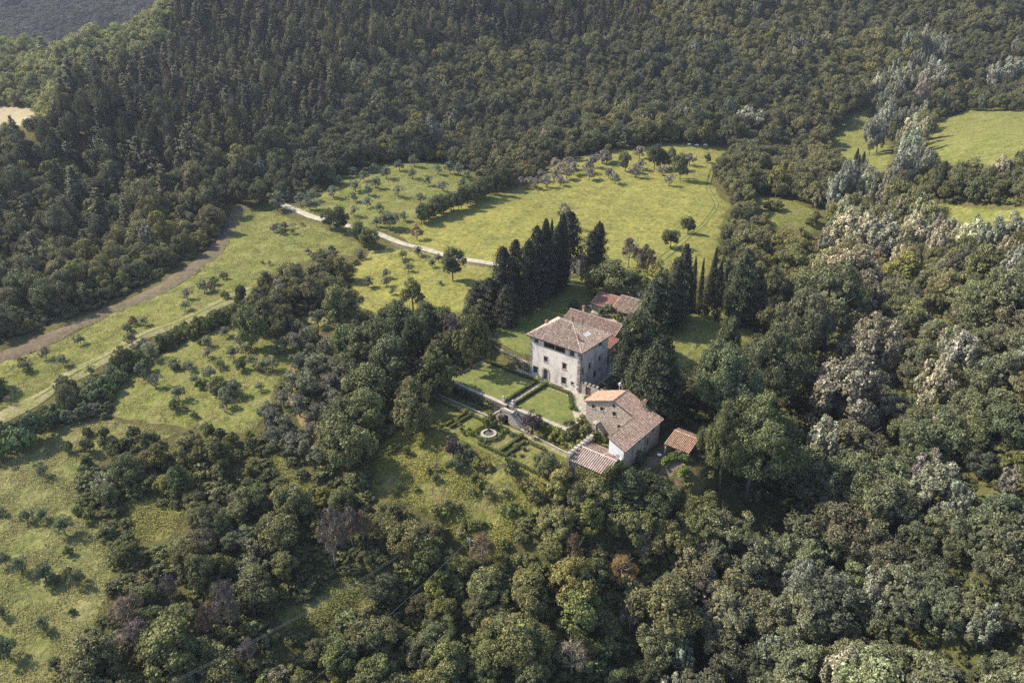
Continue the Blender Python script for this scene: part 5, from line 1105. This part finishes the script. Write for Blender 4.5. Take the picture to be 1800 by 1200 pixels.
patch('path', EP([(-36, -24.2), (15, -24.6), (17, -28), (17, -23), (13, -22.4), (-36, -22.3)]), 'pale_track', .12, 2, .4, 'pale gravel walk below the retaining wall', zconst(-3.5))
patch('parterre_lawn', EP([(-36, -34.5), (17, -37), (17, -26.5), (13, -24.8), (-34, -24.4)]), 'rough', .08, 2, .3, 'grass of the lower parterre garden', zconst(-3.5))
patch('planting_bed', EP([(-35, -22.0), (-14.5, -22.0), (-14.5, -18.9), (-35, -18.9)]), 'rough', .25, 2, .1, 'planted bed at the foot of the retaining wall', zconst(-3.5))
patch('planting_bed', EP([(-4.4, -22.0), (13, -22.0), (13, -18.9), (-4.4, -18.9)]), 'rough', .25, 2, .1, 'planted bed right of the garden staircase', zconst(-3.5))
def lowwall(name, pts, z0, z1, th, mat, cop, label, cat='wall', capw=.12):
    t = Thing(name, *pts[0], z0, label, cat); m = MB(); c = MB()
    for (a0, b0), (a1, b1) in zip(pts[:-1], pts[1:]):
        d = np.array([a1 - a0, b1 - b0], float); L = np.linalg.norm(d); d /= L; n = np.array([-d[1], d[0]]); k = max(1, int(L / 1.1))
        def bx(mb, s0, s1, w, za, zb):
            q = [np.array([a0, b0]) + d * s + n * u for s, u in ((s0, -w), (s1, -w), (s1, w), (s0, w))]
            mb.add([(x, y, za) for x, y in q] + [(x, y, zb) for x, y in q], [(0, 3, 2, 1), (4, 5, 6, 7), (0, 1, 5, 4), (1, 2, 6, 5), (2, 3, 7, 6), (3, 0, 4, 7)], random.random())
        bx(m, 0, L, th / 2, z0, z1)
        for i in range(k): bx(c, L * i / k + .01, L * (i + 1) / k - .01, th / 2 + capw, z1, z1 + .14 + random.uniform(-.015, .015))
    t.part('wall', m, MATS[mat]); t.part('coping', c, MATS[cop], kind='stuff'); return t
lowwall('retaining_wall', [(-35.2, -18.0), (-11.6, -18.6)], -4.6, .12, .7, 'stone_grey', 'stone_coping', 'long retaining wall with pale coping under the left lawn')
lowwall('retaining_wall', [(-7.7, -18.6), (9.2, -18.6)], -4.6, .08, .6, 'stone_grey', 'stone_coping', 'retaining wall under the right lawn')
lowwall('low_wall', [(-35, -22.3), (-15, -22.3)], -4.2, -3.05, .35, 'stone_grey', 'stone_coping', 'low garden kerb wall left of the staircase', 'low wall', .05)
lowwall('low_wall', [(-4, -21.9), (13.5, -23.4)], -4.4, -3.1, .35, 'stone_grey', 'stone_coping', 'low garden kerb wall right of the staircase', 'low wall', .05)
lowwall('ivy_wall', [(-17.9, .9), (-31.7, 2.8), (-45, 6.5)], -1, 2.9, .6, 'stone_grey', 'stone_grey', 'tall ivy covered wall running left from the villa corner')
lowwall('boundary_wall', [(-46, -3), (-44, -10)], -4, 2.0, .5, 'stone_wall', 'stone_coping', 'pale boundary wall end beside the yellow green tree')
lowwall('boundary_wall', [(-40.5, -19), (-39, -25)], -7, -1.0, .5, 'stone_wall', 'stone_coping', 'pale boundary wall piece left of the parterre')
lowwall('boundary_wall', [(-36, -33), (-32, -44)], -8, -3.5, .5, 'stone_wall', 'stone_coping', 'broken boundary wall piece above the rough slope')
lowwall('side_wall', [(2.4, 3.5), (2.2, 16)], -1, .7, .35, 'stone_wall', 'stone_coping', 'low parapet beside the paved walk right of the villa')

def leafy(name, th, boxes, mat, size=.28, dens=26, seed=1, parent=None, kind=None):
    """hedge foliage: leaves over boxes (a0,a1,b0,b1,z0,z1)"""
    rs = np.random.RandomState(seed); Cs, Ns = [], []
    for a0, a1, b0, b1, z0, z1 in boxes:
        for ax, lo, hi, o1, o2 in ((0, a0, a1, (b0, b1), (z0, z1)), (1, b0, b1, (a0, a1), (z0, z1)), (2, z0, z1, (a0, a1), (b0, b1))):
            for sgn, v in ((-1, lo), (1, hi)):
                if ax == 2 and sgn < 0: continue
                area = (o1[1] - o1[0]) * (o2[1] - o2[0]); n = int(area * dens) + 1
                u = rs.uniform(*o1, n); w = rs.uniform(*o2, n); q = np.full(n, v) + rs.normal(0, .07, n); N3 = np.zeros((n, 3)); N3[:, ax] = sgn
                Cs.append(np.column_stack({0: (q, u, w), 1: (u, q, w), 2: (u, w, q)}[ax])); Ns.append(N3)
    C = np.concatenate(Cs) - np.array(th.org); Nn = np.concatenate(Ns); V, F = leaf_quads(rs, C, Nn, size, .7, .5)
    me = new_mesh(name, V, F, False, rs.uniform(0, 1, len(F)), [MATS[mat]]); o = link_mesh(name, me, parent or th.o)
    if kind: o['kind'] = kind
    return o
def hedge(a0, a1, b0, b1, z, h, label, seed, mat='leaf_hedge', group='clipped hedges of the gardens'):
    t = Thing('hedge', (a0 + a1) / 2, (b0 + b1) / 2, z, label, 'hedge', group); m = MB(); m.box(a0 + .1, a1 - .1, b0 + .1, b1 - .1, z - .3, z + h - .1); t.part('inner_growth', m, MATS['leaf_cypress'])
    leafy('leaves', t, [(a0, a1, b0, b1, z, z + h)], mat, .26, 30, seed)
HW2 = .38
for i, (a0, a1, b0, b1, z, h, lab) in enumerate([
 (-33.8, -13.3, -2.9, -2.1, 0, .9, 'clipped hedge between the left lawn and the villa front'), (-9.8, -1.6, -2.9, -2.1, 0, .9, 'clipped hedge between the right lawn and the villa front'),
 (-13.5, -12.7, -17.3, -2.9, 0, .95, 'left hedge of the pair along the garden path'), (-10.5, -9.7, -17.3, -2.9, 0, .95, 'right hedge of the pair along the garden path'),
 (-33.5, -21.6, -25.2, -24.5, -3.45, .8, 'parterre hedge along the gravel walk at the far left'), (-19.3, -13.6, -25.2, -24.5, -3.45, .8, 'parterre hedge along the gravel walk left of the fountain'),
 (-5.8, -1.8, -25.4, -24.7, -3.45, .8, 'parterre hedge along the gravel walk right of the fountain'), (1.2, 7.0, -26.0, -25.3, -3.45, .8, 'parterre hedge along the gravel walk at the right end'),
 (-21.9, -21.2, -33.4, -25.2, -3.45, .85, 'left hedge of the cross path left of the fountain'), (-20.0, -19.3, -33.4, -25.2, -3.45, .85, 'right hedge of the cross path left of the fountain'),
 (-2.1, -1.4, -33.4, -25.4, -3.45, .85, 'left hedge of the cross path right of the fountain'), (.3, 1.0, -33.6, -26.0, -3.45, .85, 'right hedge of the cross path right of the fountain'),
 (-33.5, -22, -34.2, -33.5, -3.45, .7, 'front parterre hedge at the far left'), (-8.5, 1.2, -34.7, -34.0, -3.45, .95, 'front parterre hedge below the fountain'), (1.4, 16, -35.6, -34.8, -3.45, .95, 'front parterre hedge reaching to the right end')]):
    hedge(a0, a1, b0, b1, z, h, lab, 100 + i)
t = Thing('hedge', 2, -6, 0, 'slanting clipped hedge at the right side of the right lawn', 'hedge', 'clipped hedges of the gardens')
leafy('leaves', t, [(-1.6 + i * .42, -1.1 + i * .42 + .35, -3.4 - i * .5, -2.4 - i * .5, 0, .9) for i in range(12)] + [(3.4, 5.4, -9.2, -8.2, 0, .9)], 'leaf_hedge', .26, 26, 140)
def ring_hedge(a, b, z, r0, r1, h, label, seed):
    rs = np.random.RandomState(seed); t = Thing('ring_hedge', a, b, z, label, 'hedge', 'clipped hedges of the gardens'); n = 3600; q = rs.uniform(0, 2 * np.pi, n); k = rs.randint(0, 3, n)
    r = np.where(k == 0, r0, np.where(k == 1, r1, rs.uniform(r0, r1, n))) + rs.normal(0, .04, n); zz = np.where(k == 2, h, rs.uniform(0, h, n)); C = np.column_stack([r * np.cos(q), r * np.sin(q), zz])
    Nr = np.column_stack([np.cos(q) * np.where(k == 0, -1, 1) * (k < 2), np.sin(q) * np.where(k == 0, -1, 1) * (k < 2), (k == 2) * 1.0]); V, F = leaf_quads(rs, C, Nr, .24, .7, .5)
    link_mesh('leaves', new_mesh('leaves', V, F, False, rs.uniform(0, 1, n), [MATS['leaf_hedge']]), t.o)
FA, FB, FZ = -9.6, -28.9, -3.4
ring_hedge(FA, FB, FZ, 3.25, 3.85, .85, 'round clipped hedge ring enclosing the fountain', 150)
ft = Thing('fountain', FA, FB, FZ, 'round stone fountain basin inside the hedge ring', 'fountain')
m = MB(); m.lathe([(2.15, -.2), (2.15, .42), (1.5, .46), (1.5, -.1)], FA, FB, 28); m.v = [(x, y, z + FZ) for x, y, z in m.v]; ft.part('basin', m, MATS['stone_coping'])
m = MB(); m.lathe([(.0, .12), (1.5, .12)], FA, FB, 28); m.v = [(x, y, z + FZ) for x, y, z in m.v]; ft.part('water', m, MATS['water'])
patch('path', EP([(FA + 3.1 * math.cos(i * .349), FB + 3.1 * math.sin(i * .349)) for i in range(18)]), 'lawn', .14, 1.5, .05, 'grass ring round the fountain basin', zconst(-3.5))
def ball(a, b, z, r, label, group, mat='leaf_hedge'):
    rs = np.random.RandomState(int(abs(a * 13 + b * 7)) + 1); t = Thing('topiary_ball', a, b, z, label, 'topiary', group); d = sph(rs, 420); C = d * r + [0, 0, r * .9]; V, F = leaf_quads(rs, C, d, .25, .7, .4); link_mesh('leaves', new_mesh('leaves', V, F, False, rs.uniform(0, 1, 420), [MATS[mat]]), t.o)
    m = MB(); m.tube([(a, b, z - .1), (a, b, z + r)], .07, 5); t.part('stem', m, MATS['bark'])
for a, b, z, r, lab in [(-21.6, -24.6, -3.4, .8, 'topiary ball at the left corner of the left cross path'), (-19.6, -24.6, -3.4, .8, 'topiary ball at the right corner of the left cross path'), (-12.6, -25.6, -3.4, .9, 'topiary ball at the upper left of the fountain ring'), (-6.4, -25.2, -3.4, .8, 'topiary ball at the upper right of the fountain ring'),
   (-12.8, -32.2, -3.4, .75, 'topiary ball at the lower left of the fountain ring'), (-8.8, -33.2, -3.4, .7, 'topiary ball below the fountain ring'), (-1.6, -24.8, -3.4, .75, 'topiary ball at the corner of the right cross path'), (3.4, -8.8, 0, .8, 'round bush at the lower end of the slanting hedge'),
   (-13.1, -2.4, .4, .8, 'bright green bush left of the path top'), (-10.0, -2.5, .4, .8, 'bright green bush right of the path top'), (-10.1, -5.0, .4, .6, 'small bright bush on the right path hedge')]:
    ball(a, b, z, r, lab, 'clipped balls in the gardens', 'leaf_lemon' if 'bright' in lab else 'leaf_hedge')
# ivy on walls
iv = Thing('ivy', -24, 1.5, 0, 'dark ivy hanging over the tall wall left of the villa', 'ivy')
bx = []
for i in range(26):
    a = -18.6 - i; b = .9 + (abs(a) - 17.9) * .15; bx.append((a - 1.05, a, b - .55, b + .4, -.2 + random.uniform(0, .8), 2.9 + random.uniform(-.2, .5)))
leafy('leaves', iv, bx, 'leaf_shrub', .36, 11, 160)
iv = Thing('ivy', 29, -27, 0, 'yellow green ivy heaped over the right end of the tile shed', 'ivy'); leafy('leaves', iv, [(28.2, 29.5, -30.9, -24.6, -5, 2.7), (27.8, 28.8, -31.3, -27.5, 0, 2.6), (27.0, 30.4, -26.5, -24.8, -1, 2.2)], 'leaf_ivy', .38, 16, 161)
iv = Thing('ivy', 24, -31, -3, 'green ivy over the front wall of the tile shed', 'ivy'); leafy('leaves', iv, [(20.5, 28.4, -31.5, -30.7, -6, .9)], 'leaf_ivy', .36, 16, 162)
iv = Thing('ivy', -23, -18.9, -3, 'dark creeper covering the retaining wall left of the staircase', 'ivy'); leafy('leaves', iv, [(-34.5, -13.5, -19.3, -18.9, -3.6, -.3)], 'leaf_cypress', .34, 12, 163)
iv = Thing('creeper', 2, -19, -3, 'bright creeper hanging below the right lawn', 'creeper'); leafy('leaves', iv, [(-1 + i * 1.4, .3 + i * 1.4, -20.2 + .3 * math.sin(i * 2), -18.8, -3.2 + .5 * math.sin(i), .1 + .25 * math.sin(i * 1.7)) for i in range(8)], 'leaf_lemon', .36, 14, 164)

# ---------------------------------------------------------- garden staircase with grotto
ST = Thing('garden_staircase', -9.6, -20, -3.5, 'double stone staircase over a dark grotto door', 'staircase')
m = MB(); P11 = wall(m, (-11.4, -21.5), (-7.9, -21.5), -4.2, 0, [(.95, 2.55, -3.5, -.9)], .9); wall(m, (-7.9, -21.5), (-7.9, -18.9), -4.2, 0); wall(m, (-11.4, -18.9), (-11.4, -21.5), -4.2, 0); ST.part('grotto_wall', m, MATS['stone_wall'])
m = MB(); m.quad(P11(.95, -3.5, .85), P11(2.55, -3.5, .85), P11(2.55, -.9, .85), P11(.95, -.9, .85)); ST.part('grotto_door', m, MATS['dark_opening'])
m = MB(); m.box(-11.5, -7.8, -21.62, -19.9, 0, .16); ST.part('landing', m, MATS['stone_step'])
m = MB(); m.box(-11.5, -7.8, -21.66, -21.4, .16, .85); ST.part('parapet', m, MATS['stone_coping'])
n = 9
for sgn in (1, -1):
    for i in range(n):
        a0 = (-7.75 + i * .42) if sgn > 0 else (-11.55 - (i + 1) * .42); z = -(i + 1) * 3.5 / (n + 1); m = MB(); m.box(a0 - .03, a0 + .38, -21.22, -19.5, z - .1, z); ST.part('step', m, MATS['stone_step'])
        m = MB(); m.box(a0, a0 + .40, -21.25, -19.55, -3.9, z - .1)
        ST.part('riser', m, MATS['stone_wall'])
    a0, a1 = (-7.8, -3.9) if sgn > 0 else (-11.5, -15.3); m = MB(); y0, y1 = -21.6, -21.3
    m.add([(a0, y0, -4), (a1, y0, -4), (a1, y0, -3.7), (a0, y0, -.15), (a0, y1, -4), (a1, y1, -4), (a1, y1, -3.7), (a0, y1, -.15)], [(0, 1, 2, 3), (4, 7, 6, 5), (3, 2, 6, 7), (0, 3, 7, 4), (1, 5, 6, 2)]); ST.part('side_wall', m, MATS['stone_wall'])
    m = MB(); y0, y1 = -21.7, -21.2; m.add([(a0, y0, -.15), (a1, y0, -3.7), (a1, y1, -3.7), (a0, y1, -.15), (a0, y0, .0), (a1, y0, -3.55), (a1, y1, -3.55), (a0, y1, .0)], [(0, 3, 2, 1), (4, 5, 6, 7), (0, 1, 5, 4), (2, 3, 7, 6), (3, 0, 4, 7), (1, 2, 6, 5)]); ST.part('coping', m, MATS['stone_coping'])
for a, lab in ((-13.2, 'stone urn on a pillar at the left of the path end'), (-9.9, 'stone urn on a pillar at the right of the path end')):
    u = Thing('stone_urn', a, -18.0, 0, lab, 'urn', 'urns at the foot of the path'); m = MB(); m.box(a - .38, a + .38, -18.38, -17.62, 0, 1.1); m.box(a - .46, a + .46, -18.46, -17.54, 1.1, 1.22); u.part('pillar', m, MATS['stone_coping'])
    m = MB(); m.lathe([(.12, 1.22), (.22, 1.3), (.12, 1.4), (.34, 1.65), (.42, 1.85), (.36, 1.95), (.44, 2.05), (.0, 2.05)], a, -18.0, 12); u.part('urn', m, MATS['stone_coping'], smooth=True)
be = Thing('stone_bench', -7.4, -.8, 0, 'long stone bench against the villa front', 'bench'); m = MB(); m.box(-9.6, -5.6, -1.15, -.55, .42, .56); be.part('seat', m, MATS['stone_coping'])
for a in (-9.4, -7.7, -5.95): m = MB(); m.box(a, a + .22, -1.05, -.6, 0, .42); be.part('leg', m, MATS['stone_trim'])

# ---------------------------------------------------------- car, table, cows, wires
def car(px_, py_, rz, label):
    p = G(px_, py_); r = empty('parked_car', (p[0], p[1], p[2] + .32), rz); tag(r, label, 'car')
    prof = [(-2.15, .35), (-2.2, .75), (-2.0, .95), (-1.75, 1.02), (-1.2, 1.42), (.45, 1.46), (1.15, 1.02), (1.95, .88), (2.2, .68), (2.2, .35)]
    m = MB(); n = len(prof)
    for y, k in ((-.84, 1), (-.84, 1), (.84, 1)): pass
    secs = [(-.86, .0), (-.74, 1.0), (.74, 1.0), (.86, .0)]
    for y, k in secs:
        for x, z in prof: m.v.append((x, y if z < 1.0 else y * (.93 if z < 1.1 else .82), z if (k or z <= .95) else .95 + (z - .95) * .92))
    for s in range(3):
        for i in range(n - 1): m.f.append((s * n + i, (s + 1) * n + i, (s + 1) * n + i + 1, s * n + i + 1)); m.a.append(.5)
    m.f.append(tuple(range(n))); m.f.append(tuple(range(3 * n, 4 * n))[::-1]); m.a += [.5, .5]; m.build('body', MATS['white_metal'], r, smooth=False)
    def pane(name, vs): q = MB(); q.add(vs, [tuple(range(len(vs)))]); q.build(name, MATS['glass'], r)
    pane('windscreen', [(.52, -.60, 1.44), (1.12, -.68, 1.07), (1.12, .68, 1.07), (.52, .60, 1.44)]); pane('rear_window', [(-1.27, -.6, 1.40), (-1.73, -.66, 1.07), (-1.73, .66, 1.07), (-1.27, .6, 1.40)])
    for sy in (-1, 1):
        pane('side_window', [(-1.5, sy * .83, 1.06), (-1.1, sy * .74, 1.37), (-.38, sy * .74, 1.40), (-.38, sy * .83, 1.06)]); pane('side_window', [(-.30, sy * .83, 1.06), (-.30, sy * .74, 1.40), (.40, sy * .74, 1.40), (.95, sy * .83, 1.06)])
        for x in (-1.35, 1.35):
            w = MB(); w.tube([(x, sy * .66, .33), (x, sy * .89, .33)], .33, 14); q = w.build('wheel', MATS['tyre'], r); w = MB(); w.tube([(x, sy * .86, .33), (x, sy * .90, .33)], .19, 10); w.build('rim', MATS['white_metal'], q)
        w = MB(); w.box(2.12, 2.22, sy * .6 - .17, sy * .6 + .17, .62, .76); w.build('headlight', MATS['white_metal'], r); w = MB(); w.box(-2.23, -2.12, sy * .66 - .14, sy * .66 + .14, .66, .84); w.build('tail_light', MATS['wood_red'], r)
    return r
car(1113, 521, math.radians(-32), 'white car parked behind the annex roof')
p = G(1171, 588); tb = empty('garden_table', (p[0], p[1], p[2] + .3), 0); tag(tb, 'small white garden table in deep shade right of the big trees', 'table')
m = MB(); m.box(-.9, .9, -.6, .6, .7, .76); m.build('tabletop', MATS['white_wood'], tb)
for sx in (-1, 1):
    for sy in (-1, 1): m = MB(); m.box(sx * .8 - .04, sx * .8 + .04, sy * .5 - .04, sy * .5 + .04, 0, .7); m.build('leg', MATS['white_wood'], tb)
p = G(1158, 808); tb = empty('garden_table', (p[0], p[1], p[2] + .3), .4); tag(tb, 'small white table in the yard left of the orange shelter', 'table')
m = MB(); m.lathe([(0, .72), (.55, .72), (.55, .76), (0, .76)], 0, 0, 14); m.build('tabletop', MATS['white_wood'], tb); m = MB(); m.tube([(0, 0, 0), (0, 0, .72)], .05, 6); m.build('leg', MATS['white_wood'], tb)

def skin_body(name, verts, edges, rad, mat, parent, root=0):
    me = bpy.data.meshes.new(name); me.from_pydata(verts, edges, []); o = link_mesh(name, me, parent); me.materials.append(mat)
    md = o.modifiers.new('skin', 'SKIN'); md.use_smooth_shade = True; ly = me.skin_vertices[0] if len(me.skin_vertices) else None
    for v, r in zip(ly.data, rad): v.radius = r if isinstance(r, tuple) else (r, r)
    ly.data[root].use_root = True; o.modifiers.new('sub', 'SUBSURF').levels = 1; o.modifiers['sub'].render_levels = 1; return o
def cow(px_, py_, rz, label):
    p = G(px_, py_); r = empty('cow', (p[0], p[1], p[2] + .25), rz); tag(r, label, 'cow', 'white cows grazing at the edge of the meadow')
    v = [(0, 0, 1.05), (.55, 0, 1.08), (.95, 0, 1.15), (1.3, 0, .95), (1.5, 0, .55), (1.62, 0, .30), (-.5, 0, 1.05), (-.9, 0, 1.1), (-1.0, 0, .8), (-1.02, 0, .45)]
    e = [(0, 1), (1, 2), (2, 3), (3, 4), (4, 5), (0, 6), (6, 7), (7, 8), (8, 9)]; rd = [.42, .40, .30, .2, .16, .1, .38, .28, .05, .04]
    for sx in (-1, 1):
        for sy in (-1, 1):
            b = len(v); x = .62 if sx > 0 else -.72; k = .08 if sx > 0 else -.1
            v += [(x, sy * .2, .75), (x + (0 if sx > 0 else .06), sy * .22, .42), (x - (0 if sx > 0 else .04), sy * .22, .02)]; e += [(1 if sx > 0 else 6, b), (b, b + 1), (b + 1, b + 2)]; rd += [.15, .08, .06]
    b = len(v); v += [(1.46, .16, .72), (1.46, -.16, .72)]; e += [(3, b), (3, b + 1)]; rd += [.04, .04]
    skin_body('body', v, e, rd, MATS['cow_hide'], r)
cow(1211, 258, .3, 'white cow grazing nearest the left of the three cows'); cow(1225, 259, 2.8, 'white cow grazing between the two other cows'); cow(1239, 260, -.2, 'white cow grazing nearest the wood edge on the right')

def pole(px_, py_, h, label):
    p = G(px_, py_); r = empty('utility_pole', (p[0], p[1], p[2]), -.6); tag(r, label, 'utility pole'); m = MB(); m.tube([(0, 0, -1), (0, 0, h)], .16, 8, .11); m.build('post', MATS['stone_trim'], r)
    m = MB(); m.box(-.9, .9, -.06, .06, h - .45, h - .33); m.build('crossarm', MATS['stone_trim'], r)
    for x in (-.8, 0, .8): m = MB(); m.tube([(x, 0, h - .33), (x, 0, h - .1)], .06, 6); m.build('insulator', MATS['white_wood'], r)
    return np.array([p[0], p[1], p[2] + h - .15])
tops = pole(828, 1010, 10, 'concrete utility pole standing above the thicket at the foot of the rough slope')
def wire_run(pA, pB, label, r=.035):
    pts = []
    for i in range(25): t = i / 24; q = pA * (1 - t) + pB * t; pts.append((q[0], q[1], q[2] - 4 * 1.6 * t * (1 - t)))
    m = MB(); m.tube(pts, r, 4); o = m.build('power_line', MATS['wire']); tag(o, label, 'power line', 'power lines over the thicket')
def above(x, y, h): p = G(x, y); p[2] += h; return p
pe = at_range(640, 1130, 150); e2 = flat(430, 1290, -6)
wire_run(tops, e2, 'power line running from the utility pole down to the left', .025)
w1, w2 = flat(700, 978, -4), flat(430, 1125, -6)
wire_run(w1, w2 + (w2 - w1) * .6, 'upper cable of the pair crossing the brown thicket', .02); wire_run(w1 + [.3, .2, .5], w2 + (w2 - w1) * .6 + [.3, .2, .5], 'lower cable of the pair crossing the brown thicket', .02)

# ============================================================ the air
mh = bpy.data.materials.new('haze'); mh.use_nodes = True; th_ = mh.node_tree; th_.nodes.clear()
out = th_.nodes.new('ShaderNodeOutputMaterial'); pv = th_.nodes.new('ShaderNodeVolumePrincipled'); pv.inputs['Color'].default_value = (.72, .78, 1.0, 1); pv.inputs['Density'].default_value = HAZE; pv.inputs['Anisotropy'].default_value = .2
th_.links.new(pv.outputs[0], out.inputs['Volume'])
m = MB(); m.box(-3300, 3300, -1000, 3500, -80, 300); hz = m.build('haze', mh); hz['kind'] = 'stuff'; hz['label'] = 'thin blue air over the valley'
